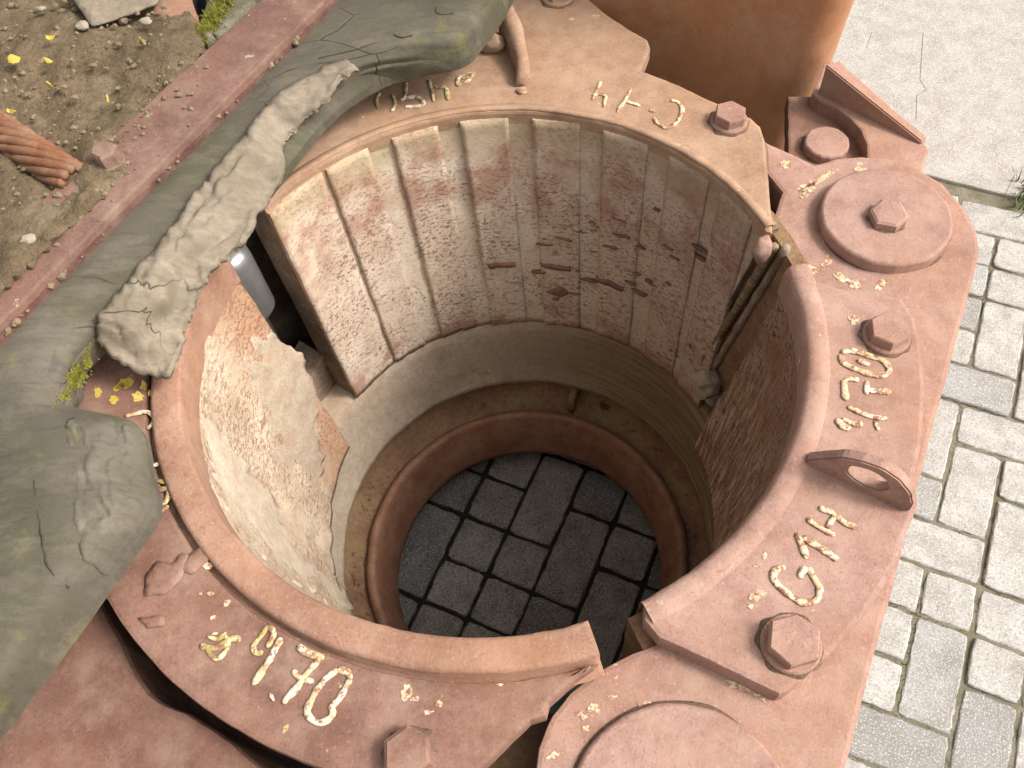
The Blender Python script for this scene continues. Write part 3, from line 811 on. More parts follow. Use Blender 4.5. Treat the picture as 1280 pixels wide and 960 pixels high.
bm = lathe_bm([(.405, -.002), (.403, .0025), (.409, .004), (.417, .002), (.419, -.002)], 14, 137, 100, .0022, 3)
obj('edge_weld', bm, RUST_TAN, back, smooth=True)

# ------------------------------------------------------------------ right jaw
right = empty('clamp_jaw', (.45, -.2, -.54), 'pink rusty clamp jaw on the right beside the paving with lug and bolts', 'clamp jaw', 'three clamp jaws round the bore')
hp = [P(970, 300, -.03), P(968, 270, -.03), P(978, 240, -.03), P(957, 215, -.03), P(954, 175, -.03), P(990, 192, -.03), P(1018, 206, -.03), P(1045, 198, -.03), P(1075, 195, -.03), P(1110, 197, -.03), P(1145, 208, -.03), P(1180, 230, -.03), P(1208, 262, -.03), P(1222, 290, -.03), P(1225, 315, -.03),
      P(1218, 345, -.03), P(1195, 430, -.03), P(1175, 505, -.03), P(1150, 600, -.03), P(1135, 660, -.03), P(1116, 735, -.03), P(1091, 830, -.03), P(1058, 960, -.03), P(1040, 1040, -.03),
      P(900, 1100, -.03), P(740, 1080, -.03), P(690, 1030, -.03), P(668, 975, -.03), P(672, 935, -.03), P(690, 895, -.03), P(712, 866, -.03), P(745, 840, -.03), P(790, 817, -.03), P(833, 800, -.03)]
hp = [Vector((p.x, p.y, 0)) for p in hp] + arc(.425, -70, 8, 24)
plate('hinge_plate', hp, -.030, .045, RUST_PINK, right, bevel=.006, step=.012)
# jaw plate: inner lip chamfer, concave ends round the pins
op = arc(.405, 3.5, -71.6, 40) + [P(806, 775), P(824, 797), P(870, 818), P(974, 868), P(982, 866)] + arc(.5535, -62.6, -46, 8)[:-1] + arc(.553, -46, -41, 3)[:-1] + arc(.549, -41, -33, 4)[:-1] + arc(.538, -32, -8, 10)
op += [P(1128, 372), P(1100, 366), P(1060, 362), P(1022, 352), P(996, 338)]
plate('top_plate', op, 0., .030, RUST_PINK, right, bevel=.006)
bm = lathe_bm([(.398, -.05), (.398, -.012), (.401, -.001), (.407, .004), (.424, .0035), (.431, -.002)], 3.8, -71.8, 90, .0016, 11)
obj('inner_lip', bm, RUST_PINK, right, smooth=True)
def f_right(u, v):
    z = -.036 - .574 * v
    a = edge_a(3.8, 13.5, v) * (1 - u) + edge_a(-74, -72, v) * u
    p = pol(1, a, z); d = .003 * nz(p, 7, 12) + .003 * nz(p, 22, 15) + .002 * nz((p.x * 2, p.y * 2, p.z * .5), 40, 3)
    return pol(.4025 - .042 * v ** 1.3 - d * min(1., v * 9), a, z)
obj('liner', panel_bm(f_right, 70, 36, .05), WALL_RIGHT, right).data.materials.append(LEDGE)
bolt(right, P(1107, 421), .044, .020, RUST_PINK, .35)
bolt(right, P(988, 806), .048, .022, RUST_PINK, .15)
pc = disc(right, P(1103, 280, -.03), .087, .020, RUST_DISC)
bolt(right, P(1108, 274, -.010), .044, .014, RUST_DISC, .6, washer=False, wear=.06)
disc(right, P(852, 1030, -.03), .112, .010, RUST_DISC)
# lug with an eye
b0 = P(1010, 574); b1 = P(1136, 634); ax = (b1 - b0); L = ax.length; ax.normalize(); nn = Vector((ax.y, -ax.x, 0))
if nn.dot(Vector((0, -1, 0))) < 0: nn = -nn
n = 40; hc = Vector((L * .55, .030)); hr = .019; T = .014
def lug_r(th):       # outer outline of the lug in its own plane, as seen from the eye
    d = Vector((math.cos(th), math.sin(th))); best = 9.
    poly = [(-.004, -.004), (L + .002, -.004), (L + .001, .020), (L * .93, .040), (L * .80, .055), (L * .62, .062), (L * .42, .058), (L * .25, .046), (L * .10, .024), (0, .010)]
    for i in range(len(poly)):
        p = Vector(poly[i]); q = Vector(poly[(i + 1) % len(poly)]); e = q - p; den = d.x * e.y - d.y * e.x
        if abs(den) < 1e-9: continue
        w_ = p - hc; t_ = (w_.x * e.y - w_.y * e.x) / den; s_ = (w_.x * d.y - w_.y * d.x) / den
        if t_ > 0 and -1e-6 <= s_ <= 1 + 1e-6: best = min(best, t_)
    return hc + d * best
bm = bmesh.new(); rg = []
for k in range(n):
    th = 2 * math.pi * k / n; o2 = lug_r(th); i2 = hc + Vector((math.cos(th) * hr * 1.15, math.sin(th) * hr * .9))
    to3 = lambda q, s_: b0 + ax * q.x + Vector((0, 0, q.y)) + nn * s_
    jj = Vector((nz((th * 2, 1, 3), 1.3), nz((th * 2, 4, 3), 1.3), 0)).xy * .0012
    rg.append([bm.verts.new(to3(q, s_)) for q, s_ in ((o2 + jj, T / 2), (o2 + jj, -T / 2), (i2 + jj, -T / 2), (i2 + jj, T / 2))])
for k in range(n):
    a_, b_ = rg[k], rg[(k + 1) % n]
    for j in range(4): bm.faces.new((a_[j], b_[j], b_[(j + 1) % 4], a_[(j + 1) % 4]))
bmesh.ops.recalc_face_normals(bm, faces=bm.faces)
bmesh.ops.bevel(bm, geom=[e for e in bm.edges if len(e.link_faces) == 2 and e.calc_face_angle(0) > .9], offset=.002, segments=2, affect='EDGES')
obj('lifting_lug', bm, RUST_PINK, right)
S = 3.2
weld(right, 'weld_numeral', [[.0068, (35, 195), (70, 186), (130, 200), (200, 225), (226, 250), (220, 276), (170, 284), (100, 262), (48, 238), (35, 200)], [.006, (100, 225), (150, 240)]], 1040, 380, S, WELD_C)
weld(right, 'weld_numeral', [[.0075, (48, 302), (50, 340), (56, 385)], [.006, (50, 302), (80, 298), (108, 304)], [.0075, (128, 345), (170, 345), (235, 350)], [.006, (140, 310), (140, 360)]], 1040, 380, S, WELD_W)
weld(right, 'weld_numeral', [[.0055, (62, 412), (110, 432), (160, 452), (226, 458)], [.0075, (22, 458), (40, 486), (75, 498)], [.006, (40, 460), (90, 480), (122, 478)], [.005, (170, 465), (185, 505)]], 1040, 380, S, WELD_C)
S = 2.667
weld(right, 'weld_letter', [[.0062, (484, 290), (452, 300), (446, 332), (480, 370), (520, 398), (548, 410), (590, 396), (600, 362), (585, 335), (560, 290)], [.0062, (558, 292), (538, 310), (536, 328)]], 800, 600, S, WELD_C)
weld(right, 'weld_numeral', [[.0062, (522, 176), (540, 215), (556, 262)], [.0068, (545, 190), (595, 222), (640, 250), (660, 268)]], 800, 600, S, WELD_C)
weld(right, 'weld_numeral', [[.0058, (558, 128), (595, 158), (650, 182)], [.0066, (596, 92), (640, 108), (680, 140), (724, 160)], [.0055, (625, 160), (640, 135), (655, 110)]], 800, 600, S, WELD_C)
paint(right, [(1010, 335, 22, 6, .45), (1034, 326, 5, 8, .6), (1052, 348, 12, 4, .4), (1068, 356, 8, 4, .3), (1102, 356, 5, 9, .6), (982, 206, 6, 5, .4), (1024, 226, 26, 4, -.55), (1008, 238, 12, 7, -.5), (1075, 212, 8, 3, 0)], PAINT_C, -.030)
paint(right, [(1068, 400, 8, 5, .3), (944, 746, 9, 5, .2), (938, 758, 4, 3, 0), (956, 695, 3, 3, 0), (946, 708, 4, 2, .2)], PAINT_C, .0)
paint(right, [(920, 858, 24, 4, .4), (950, 872, 9, 3, .5), (744, 885, 10, 7, .2), (727, 893, 8, 4, .2), (765, 872, 7, 3, -.4), (806, 882, 11, 6, .1), (733, 910, 6, 4, 0), (692, 945, 9, 4, -.4)], PAINT_C, -.030, 5)

# ------------------------------------------------------------------ left jaw
left = empty('clamp_jaw', (-.4, -.2, -.54), 'red brown clamp jaw at the left, its raised rim lit and flaps lying over it', 'clamp jaw', 'three clamp jaws round the bore')
lo = arc(.4435, 151.5, 279, 60)
lo += [P(741, 836), P(712, 856), P(686, 878), P(682, 895), P(663, 900), P(602, 960), P(560, 1020), P(480, 1030)] + arc(.548, -112, -151, 16) + arc(.535, -151, -181, 10) + [P(104, 480), P(118, 440), P(160, 380)] + [pol(.50, 155)]
plate('top_plate', lo, 0., .026, RUST_RED, left, bevel=.005)
bm = lathe_bm([(.398, -.060), (.398, .0005), (.3995, .0035), (.403, .0052), (.430, .0078), (.4345, .0066), (.4365, .002), (.4372, -.012), (.455, -.013)], 151.5, 279.5, 150, .0014, 21)
for fr in (0, -1):
    bm.verts.ensure_lookup_table()
    vsx = bm.verts[:9] if fr == 0 else bm.verts[-9:]
    bm.faces.new(vsx)
obj('raised_rim', bm, RUST_ORANGE, left, smooth=True)
def f_left(u, v):
    z = -.012 - .57 * v
    a = edge_a(151.6, 150.6, v) * (1 - u) + edge_a(236, 214, v) * u
    p = pol(1, a, z)
    d = .004 * nz(p, 6, 31) + .0028 * nz(p, 19, 33) + .0014 * nz(p, 55, 36)
    mud = max(0., min(1., (v - .22 - .55 * abs(u - .12)) * 3)) * max(0., 1 - abs(u - .5) * 1.9)      # caked mud low on the face
    d += .010 * mud * (.7 + .5 * nz(p, 15, 40))
    return pol(.4035 - .048 * v - d * min(1., v * 9), a, z)
obj('liner', panel_bm(f_left, 60, 44, .045), WALL_LEFT, left).data.materials.append(RUST_ORANGE)
cone_l = on_cone(lambda z: .4035 - .048 * (-.012 - z) / .57)
lump = lambda p, x, y, d: .0016 * nz(p, 30, 3) + .0010 * nz(p, 90, 6)
obj('mud_crust', sheet_bm([(x, y, h) for x, y, h in ((318, 425, .003), (345, 418, .005), (372, 440, .006), (392, 480, .007), (398, 530, .009), (404, 585, .010), (396, 640, .011), (402, 690, .010), (392, 700, .008), (372, 660, .008), (352, 610, .007), (336, 560, .006), (318, 500, .005), (306, 455, .003))], [(360, 520, .006), (375, 600, .008)], 4, .004, 9, lump, 30, cone_l), MUD, left, smooth=True)
obj('mud_crust', sheet_bm([(x, y, h) for x, y, h in ((246, 520, .003), (262, 520, .004), (300, 570, .006), (334, 612, .007), (352, 640, .008), (380, 680, .010), (420, 722, .011), (446, 762, .011), (430, 768, .008), (392, 742, .007), (350, 716, .006), (312, 676, .005), (276, 620, .004), (254, 565, .003))], (), 4, .004, 9, lump, 26, cone_l), CHALK, left, smooth=True)
bolt(left, P(513, 944), .046, .022, RUST_RED, .5, washer=False, wear=.08)
S = 4.571
weld(left, 'weld_star', [[.0065, (138, 302), (200, 322), (270, 300), (310, 272), (372, 268)], [.005, (180, 255), (240, 268), (285, 228)], [.005, (178, 330), (228, 382), (292, 330), (298, 290), (270, 230)], [.004, (200, 240), (240, 235)]], 220, 740, S, WELD_Y)
weld(left, 'weld_numeral', [[.0055, (525, 192), (490, 245), (445, 305), (455, 350), (500, 345)], [.006, (525, 195), (560, 240), (520, 320)]], 220, 740, S, WELD_Y)
weld(left, 'weld_numeral', [[.0066, (605, 262), (560, 335), (500, 440), (438, 532)]], 220, 740, S, WELD_W)
weld(left, 'weld_numeral', [[.0072, (695, 308), (745, 345), (848, 378)], [.0066, (822, 382), (740, 472), (690, 545), (608, 640)], [.005, (668, 446), (700, 488), (785, 512)], [.004, (536, 580), (560, 622)]], 220, 740, S, WELD_W)
weld(left, 'weld_numeral', [[.0066, (920, 440), (975, 455), (992, 490), (970, 550), (930, 612), (892, 655), (896, 700), (835, 748), (775, 728), (750, 672), (790, 585), (850, 500), (920, 440)]], 220, 740, S, WELD_W)
weld(left, 'weld_numeral', [[.0055, (440, 640), (515, 622), (575, 618), (608, 650), (596, 690), (562, 712)]], 60, 380, S, WELD_W)
weld(left, 'weld_numeral', [[.0055, (596, 925), (640, 912), (668, 920)]], 60, 380, S, WELD_W)
weld(left, 'weld_numeral', [[.005, (522, 800), (552, 812)], [.0065, (512, 838), (562, 830), (552, 872), (520, 880)], [.005, (508, 915), (535, 905), (562, 885)]], 0, 300, 2.667, WELD_Y)
paint(left, [(158, 478, 14, 5, -.5), (122, 490, 5, 6, 0), (180, 483, 5, 5, 0), (172, 496, 7, 5, .2), (190, 491, 5, 4, 0), (142, 500, 5, 5, 0), (150, 484, 8, 4, -.4)], PAINT_Y, 0.)
paint(left, [(260, 707, 9, 4, .1), (283, 754, 6, 3, -.6), (251, 742, 3, 2, 0), (263, 742, 4, 2, 0), (267, 772, 4, 3, 0), (508, 866, 6, 10, .2), (519, 874, 5, 4, 0), (548, 880, 5, 4, .4), (536, 890, 6, 3, 0), (625, 856, 5, 2, 0)], PAINT_C, .0)
# torn scraps of old wrapping stuck on the jaw
for outl in ([(206, 742), (180, 745), (182, 720), (196, 700), (214, 705), (228, 690), (238, 695), (225, 725)], [(218, 712), (240, 690), (252, 680), (282, 668), (276, 688), (240, 718)], [(172, 772), (205, 768), (206, 782), (184, 786)]):
    b_ = sheet_bm([(x, y, .004) for x, y in outl], (), 6, .003, 2, lambda p, x, y, d: .002 * nz(p, 60, 4), 5)
    obj('stuck_scrap', b_, RUST_RED, left)

# chromed rod seen through the slot, and the seal in the other slot
rod = empty('piston_rod', pol(.452, 145.5, -.5), 'dull chromed rod seen in the slot between left and back jaws', 'rod')
c0 = pol(.466, 145.5)
bm = bmesh.new(); prof = [(0.001, .09), (.024, .088), (.034, .078), (.036, .06), (.036, -.055), (.030, -.065), (.012, -.07), (.012, -.42)]
rows = [[bm.verts.new(Vector((c0.x + r_ * math.cos(2 * math.pi * i / 32), c0.y + r_ * math.sin(2 * math.pi * i / 32), -.16 + z_))) for r_, z_ in prof] for i in range(32)]
for i in range(32):
    for j in range(len(prof) - 1): bm.faces.new((rows[i][j], rows[(i + 1) % 32][j], rows[(i + 1) % 32][j + 1], rows[i][j + 1]))
obj('rod_shaft', bm, CHROME, rod, smooth=True)
bm = panel_bm(lambda u, v: pol(.440 + .006 * nz((u * 4, v * 4, 2), 1.), 137.5 + 14.5 * u, -.43 - .11 * v - .05 * u), 8, 6, .06)
obj('slot_block', bm, MUD_EDGE, rod).data.materials.append(MUD_EDGE)
seal = empty('seal_strip', pol(.40, 16, -.5), 'mud caked seal strip in the slot right of the striped lining', 'seal')
pts = [pol(.414 - .014 * t_, 8.5 + 13.5 * t_, .0 - .50 * t_) for t_ in [i / 26 for i in range(27)]]
obj('seal_cord', tube_bm(pts, [.0065 * (1 + .3 * nz(p, 40)) for p in pts], 10), MUD_EDGE, seal, smooth=True)
pts = [pol(.405 - .012 * t_, 10.5 + 15 * t_, -.01 - .50 * t_) for t_ in [i / 26 for i in range(27)]]
obj('seal_cord', tube_bm(pts, [.0065 * (1 + .4 * nz(p, 60)) for p in pts], 8), COLLAR, seal, smooth=True)
bm = panel_bm(lambda u, v: pol(.415 - .012 * v + .003 * nz((u * 5, v * 9, 1), 1.), 0 + 28 * u, -.012 - .528 * v), 14, 24, .02); obj('backing', bm, LEDGE, seal).data.materials.append(LEDGE)
obj('knob', blob_bm(P(953, 312, -.012), .014, .25, 3, (1, .8, 1.6), 8), RUST_PINK, seal, smooth=True)
bm = blob_bm(P(884, 478, -.44), .026, .45, 3, (1, 1, 1.2), 4); blob_bm(P(893, 497, -.48), .016, .5, 3, (1, 1, 1), 9, bm)
tag(obj('mud_clod', bm, MUD, smooth=True), 'grey mud clod stuck at the foot of the seal strip', 'mud')

# ------------------------------------------------------------------ link under the front hinge
lk = plate('link_plate', [P(x, y, -.1) for x, y in ((560, 1010), (600, 955), (690, 860), (760, 830), (800, 900), (760, 1010))], -.10, .05, LEDGE, None, bevel=.006)
tag(lk, 'mossy dark link plate in the gap beside the front hinge', 'plate')
obj('link_pin', blob_bm(P(702, 872, -.085), .022, .15, 3, (1, 1, .5), 2), simple('blue grey steel', (.16, .19, .20), .5), lk, smooth=True)

# ------------------------------------------------------------------ housing plate at lower left
ho = [P(x, y, -.06) for x, y in ((116, 735), (136, 775), (152, 805), (163, 830), (172, 848), (184, 865), (200, 877), (232, 890), (262, 908), (292, 930), (328, 962), (380, 1010), (420, 1100), (-200, 1150), (-260, 760), (60, 640))]
hs = plate('housing_plate', ho, -.06, .90, RUST_HOUSE, None, bevel=.010, step=.01)
tag(hs, 'purple brown steel housing plate below the rubber sheet, lower left corner', 'steel plate')

# ------------------------------------------------------------------ steel column behind and bracket
tc = Vector((.502, .806, 0)); cdv = Vector((-.888, .46, 0)).normalized(); cnv = Vector((.46, .888, 0)).normalized()
bm = bmesh.new(); HW, RC = .255, .052
def col_ring(z, g=0.):
    out_ = []
    for su, sv, a0 in ((1, 1, 0), (-1, 1, 90), (-1, -1, 180), (1, -1, 270)):
        for i in range(13):
            a = R(a0 + 90 * i / 12); u_ = su * (HW - RC) + (RC + g) * math.cos(a); v_ = sv * (HW - RC) + (RC + g) * math.sin(a)
            out_.append(bm.verts.new(tc + cdv * u_ + cnv * v_ + Vector(((z + .06) * .075, 0, z))))
    return out_
rws = [col_ring(z, g_) for z, g_ in ((ZG + .012, 0), (-.5, 0), (-.1, 0), (.1, 0), (.3, -.001), (.8, -.001), (.8, -.02), (.4, -.02))]
NS = len(rws[0])
for a_, b_ in zip(rws, rws[1:]):
    for j in range(NS): bm.faces.new((a_[j], a_[(j + 1) % NS], b_[(j + 1) % NS], b_[j])).smooth = True
colm = empty('steel_column', (tc.x, tc.y, ZG), 'tall smooth brown steel column with rounded corners standing behind the bore', 'column')
obj('column_shell', bm, RUST_COL, colm)
br = empty('hinge_bracket', (.62, .3, -.2), 'rusty bracket with pin and sloping gusset at the foot of the column', 'bracket')
def pz(l, z): return [P(x, y, z) for x, y in l]
plate('lower_plate', pz(((985, 120), (1060, 120), (1130, 200), (1100, 260), (985, 260)), -.085), -.085, .03, RUST_RED, br)
plate('upper_plate', pz(((1015, 116), (1024, 124), (1045, 134), (1062, 147), (1076, 162), (1084, 180), (1084, 210), (1090, 250), (1120, 270), (1145, 232), (1154, 214), (1161, 188), (1152, 172), (1110, 130), (1050, 76), (1030, 80)), -.06), -.06, .035, RUST_PINK, br)
disc(br, P(1031, 186, -.085), .034, .016, RUST_DISC, 'pin', ch=.004)
ga, gb = P(1036, 78, -.005), P(1156, 174, -.055)
gv = (gb - ga).xy.normalized(); gn = Vector((-gv.y, gv.x, 0)) * .008
bm = bmesh.new(); vv = [bm.verts.new(p) for p in (ga + gn, gb + gn, Vector((gb.x, gb.y, -.12)) + gn, Vector((ga.x, ga.y, -.12)) + gn, ga - gn, gb - gn, Vector((gb.x, gb.y, -.12)) - gn, Vector((ga.x, ga.y, -.12)) - gn)]
for f in ((0, 1, 2, 3), (7, 6, 5, 4), (0, 4, 5, 1), (1, 5, 6, 2), (2, 6, 7, 3), (3, 7, 4, 0)): bm.faces.new([vv[i] for i in f])
bmesh.ops.bevel(bm, geom=list(bm.edges), offset=.002, segments=2, affect='EDGES')
obj('gusset', bm, RUST_PINK, br)

# ------------------------------------------------------------------ rubber sheet with torn flaps
rs = empty('rubber_sheet', (-.5, 0, -.05), 'weathered grey green rubber sheet lying along the left of the clamp', 'rubber sheet')
rows_ = [
 [(450, -70, .11), (520, -70, .128), (590, -70, .13), (640, -70, .11), (668, -70, .085)],
 [(402, 5, .11), (470, 5, .125), (545, 5, .13), (606, 2, .118), (636, 2, .082)],
 [(352, 52, .11), (430, 45, .122), (515, 45, .125), (574, 45, .115), (604, 50, .080)],
 [(302, 102, .11), (372, 90, .12), (455, 72, .115), (530, 66, .106), (574, 78, .076)],
 [(252, 152, .11), (315, 138, .115), (385, 112, .11), (446, 92, .100), (488, 98, .072)],
 [(202, 202, .11), (255, 190, .115), (315, 165, .108), (370, 146, .096), (412, 148, .070)],
 [(130, 274, .11), (180, 260, .115), (230, 240, .11), (290, 228, .095), (335, 238, .07)],
 [(60, 344, .11), (100, 345, .115), (150, 335, .11), (195, 335, .10), (240, 340, .07)],
 [(0, 404, .11), (30, 420, .115), (66, 430, .11), (94, 440, .092), (112, 448, .055)],
 [(-60, 466, .105), (-10, 478, .115), (36, 488, .118), (76, 492, .095), (98, 490, .05)],
 [(-80, 510, .10), (-20, 516, .115), (36, 518, .12), (72, 514, .112), (92, 508, .07)],
 [(-100, 556, .10), (-30, 558, .115), (40, 550, .123), (112, 536, .118), (170, 530, .088)],
 [(-110, 600, .10), (-30, 600, .117), (48, 600, .126), (122, 594, .113), (187, 588, .064)],
 [(-120, 640, .10), (-30, 640, .118), (52, 640, .128), (140, 640, .112), (194, 640, .072)],
 [(-140, 725, .10), (-45, 725, .118), (24, 722, .122), (86, 722, .108), (134, 730, .062)],
 [(-160, 820, .10), (-70, 820, .115), (-14, 815, .112), (32, 806, .10), (68, 822, .052)],
 [(-180, 930, .10), (-110, 925, .11), (-60, 918, .105), (-26, 900, .092), (0, 914, .045)],
 [(-220, 1030, .10), (-160, 1020, .10), (-120, 1005, .095), (-90, 985, .06), (-66, 1000, -.02)]]
grid = [catmull([P(*c) for c in r_], 7) for r_ in rows_]
cols = list(zip(*grid)); dense = [catmull(list(c), 7) for c in cols]
nu_, nv_ = len(dense), len(dense[0]); bm = bmesh.new()
tp = []; bt = []
for i in range(nu_):
    a_ = []; b_ = []
    for j in range(nv_):
        p = dense[i][j].copy(); p.z += .004 * nz(p, 6, 50) + .0022 * nz(p, 22, 53) + .001 * nz(p, 60, 5)
        a_.append(bm.verts.new(p)); b_.append(bm.verts.new(p - Vector((0, 0, .013))))
    tp.append(a_); bt.append(b_)
for i in range(nu_ - 1):
    for j in range(nv_ - 1):
        bm.faces.new((tp[i][j], tp[i + 1][j], tp[i + 1][j + 1], tp[i][j + 1])).smooth = True
        bm.faces.new((bt[i][j], bt[i][j + 1], bt[i + 1][j + 1], bt[i + 1][j]))
for i in range(nu_ - 1):
    for j in (0, nv_ - 1): bm.faces.new((tp[i][j], bt[i][j], bt[i + 1][j], tp[i + 1][j]))
for j in range(nv_ - 1):
    for i in (0, nu_ - 1): bm.faces.new((tp[i][j], tp[i][j + 1], bt[i][j + 1], bt[i][j]))
from mathutils.bvhtree import BVHTree
bvh = BVHTree.FromBMesh(bm)
obj('sheet', bm, RUBBER, rs)
def on_sheet(x, y):
    d = (_fw + _rt * ((x - 640) / FPX) - _up * ((y - 480) / FPX)).normalized()
    h = bvh.ray_cast(CAM, d); return h[0] if h[0] else P(x, y, .11)
for cl in ([(42, 600), (48, 650), (55, 690), (66, 715), (88, 732)], [(400, 71), (430, 66), (452, 60), (474, 54)], [(494, 42), (503, 46), (517, 45)], [(545, 8), (546, 16), (556, 18), (566, 15)], [(250, 170), (232, 182), (222, 196)]):
    pts = resample(catmull([on_sheet(x, y) for x, y in cl], 5), .004, False)
    for p in pts: p.x += .005 * nz(p, 24, 2) + .0015 * nz(p, 90, 2); p.y += .005 * nz(p, 24, 6) + .0015 * nz(p, 90, 6); p.z += .0006
    obj('crack', tube_bm(pts, [max(.0002, .0008 + .0012 * nz(p, 50, 3)) for p in pts], 5, None, .5), UNDER, rs)
creases = [((300, 188), (240, 262), .006, 7), ((240, 262), (205, 330), .004, 6), ((262, 255), (282, 238), .005, 4), ((226, 292), (262, 272), .005, 5), ((172, 346), (178, 400), .004, 4), ((200, 392), (206, 428), .004, 4),
           ((216, 330), (196, 362), .005, 4), ((142, 404), (152, 430), .006, 4), ((118, 402), (146, 406), .005, 4), ((206, 428), (226, 424), .005, 4), ((178, 400), (200, 392), .003, 4), ((330, 150), (352, 178), .005, 5),
           ((330, 165), (262, 228), .003, 4), ((318, 205), (345, 196), .004, 3), ((290, 262), (322, 246), .004, 4), ((250, 300), (288, 290), .004, 4), ((165, 372), (196, 366), .003, 3), ((210, 368), (238, 362), .004, 4), ((128, 418), (170, 446), .003, 4), ((186, 440), (196, 464), .003, 3), ((392, 96), (430, 84), .003, 3), ((372, 118), (404, 112), .003, 3), ((340, 142), (372, 134), .003, 3),
           ((86, 535), (108, 600), .004, 4), ((108, 600), (140, 650), .003, 4), ((125, 540), (127, 590), .003, 3), ((150, 525), (165, 620), .005, 5), ((165, 620), (190, 632), .004, 4), ((70, 640), (100, 700), .004, 4)]
def segd(x, y, a, b):
    abx, aby = b[0] - a[0], b[1] - a[1]; t_ = max(0, min(1, ((x - a[0]) * abx + (y - a[1]) * aby) / (abx * abx + aby * aby)))
    return math.hypot(x - a[0] - t_ * abx, y - a[1] - t_ * aby)
def wrinkle(p, x, y, d):
    xx = x + 5 * nz((x, y, 1), .05); yy = y + 5 * nz((x, y, 9), .05); h_ = 0.
    for a, b, dp, w_ in creases:
        q = segd(xx, yy, a, b)
        if q < w_ * 2.5: h_ -= dp * max(0., 1 - q / w_) ** 1.5
    for sc_, dp in ((.016, .0042), (.034, .0022)):       # crumpled: narrow creases between flat facets
        ds = noise.voronoi(Vector((xx * sc_ * .8 + yy * sc_ * .3, yy * sc_ * .6 - xx * sc_ * .45, .3)))[0]
        h_ -= dp * max(0., 1 - (ds[1] - ds[0]) / .16) ** 1.3
    return h_ + .004 * nz((x, y, 4), .016, 7) + .0022 * nz((x, y, 2), .05, 9) + .0009 * nz((x, y, 2), .16, 3)
f1 = [(300, 172, .128), (335, 128, .132), (372, 102, .132), (428, 68, .133), (446, 82, .128), (425, 100, .118), (412, 122, .10), (388, 140, .085), (368, 158, .075), (352, 180, .075), (356, 196, .072), (350, 222, .070), (335, 246, .068), (322, 262, .068), (316, 288, .066), (290, 315, .064), (262, 340, .062), (248, 360, .060), (240, 388, .055), (230, 406, .052), (228, 426, .046), (212, 469, .034), (172, 466, .040), (135, 440, .062), (118, 422, .085), (118, 396, .118), (150, 360, .119), (190, 312, .121), (236, 246, .122), (270, 205, .122)]
f1 = [(x, y, z + (.026 if z < .11 and y < 380 else .012 if z < .11 else .009)) for x, y, z in f1]
obj('torn_flap', sheet_bm(f1, [(240, 300, .126), (200, 370, .122), (300, 240, .128), (160, 410, .116), (380, 110, .136), (190, 430, .085), (330, 210, .118), (270, 280, .118)], 4, .009, 4, wrinkle, 3.5, None, 700.), FLAP, rs)
f2 = [(84, 524, .002), (112, 518, .004), (140, 519, .006), (160, 525, .007), (174, 542, .008), (182, 572, .008), (187, 600, .008), (192, 630, .008), (172, 662, .008), (132, 720, .006), (104, 700, .003), (88, 650, .002), (80, 590, .001)]
def sheet_surf(x, y):
    d = (_fw + _rt * ((x - 640) / FPX) - _up * ((y - 480) / FPX)).normalized(); h = bvh.ray_cast(CAM, d)
    return (h[0], Vector((0, 0, 1))) if h[0] else (P(x, y, .06), Vector((0, 0, 1)))
obj('torn_flap', sheet_bm(f2, [(130, 570, .007), (150, 620, .008)], 4.5, .008, 2.5, wrinkle, 7, sheet_surf, 300.), FLAP2, rs)
f3 = [(330, 128, .137), (352, 110, .139), (392, 90, .139), (400, 94, .138), (372, 112, .138), (345, 132, .136)]
obj('peeled_strip', sheet_bm(f3, (), 5, .006, 2, wrinkle, 5), FLAP, rs)
mp_ = []
for i in range(1900):
    y = 470 + random.gauss(0, 15); x = 97 + random.gauss(0, 5.5) - (y - 470) * .55
    if nz((x, y, 3), .09) > -.12: mp_.append(on_sheet(x, y) if x < 104 - (y - 470) * .4 else P(x, y, .085))
ms = shoots_bm(mp_)
tag(obj('moss_patch', ms, MOSS), 'bright yellow green moss on the edge of the rubber sheet', 'moss', kind='stuff')

# ------------------------------------------------------------------ angle bar, soil bed and what lies in it
ab = empty('angle_bar', (-.4, .3, 0), 'long rusty angle bar running diagonally between soil and rubber sheet', 'steel bar')
zb = .135
e1, e2 = P(452, -45, zb), P(-60, 463, zb); e3, e4 = P(-140, 425, zb), P(375, -45, zb)
plate('top_flange', [e1, e2, e3, e4], zb, .012, RUST_BAR, ab, bevel=.003, step=.02, jit=.002)
d_ = (e2 - e1).normalized(); nI = (e4 - e1); nI = (nI - d_ * nI.dot(d_)).normalized()
plate('side_flange', [e1 - nI * .0015, e2 - nI * .0015, e2 + nI * .009, e1 + nI * .009], zb - .0125, .09, RUST_BAREDGE, ab, bevel=0, step=.03, jit=.0015)
bolt(ab, P(140, 204, zb), .030, .026, RUST_BAR, .4, washer=True, wear=.08)
def soil_relief(p, x, y, d):
    return .016 * nz(p, 7, 60) + .008 * nz(p, 22, 63) + .005 * nz(p, 60, 66) + .0025 * nz(p, 140, 69)
so_ = [(-160, -110, .12), (60, -110, .12), (222, -60, .10), (237, -2, .108), (247, 24, .112), (256, 46, .118), (262, 70, .13), (218, 112, .132), (170, 158, .138), (150, 180, .142), (168, 214, .139), (110, 272, .138), (40, 345, .137), (-40, 425, .137), (-170, 500, .13), (-260, 300, .12)]
bm = sheet_bm(so_, [(60, 60, .125), (120, 120, .122), (20, 230, .135), (60, 200, .12), (100, 60, .13), (180, 60, .125), (60, 290, .146), (20, 320, .15), (100, 240, .147), (40, 160, .115), (-40, 100, .12), (-80, 250, .13), (200, 90, .128)], 6, .05, 2, soil_relief, 4)
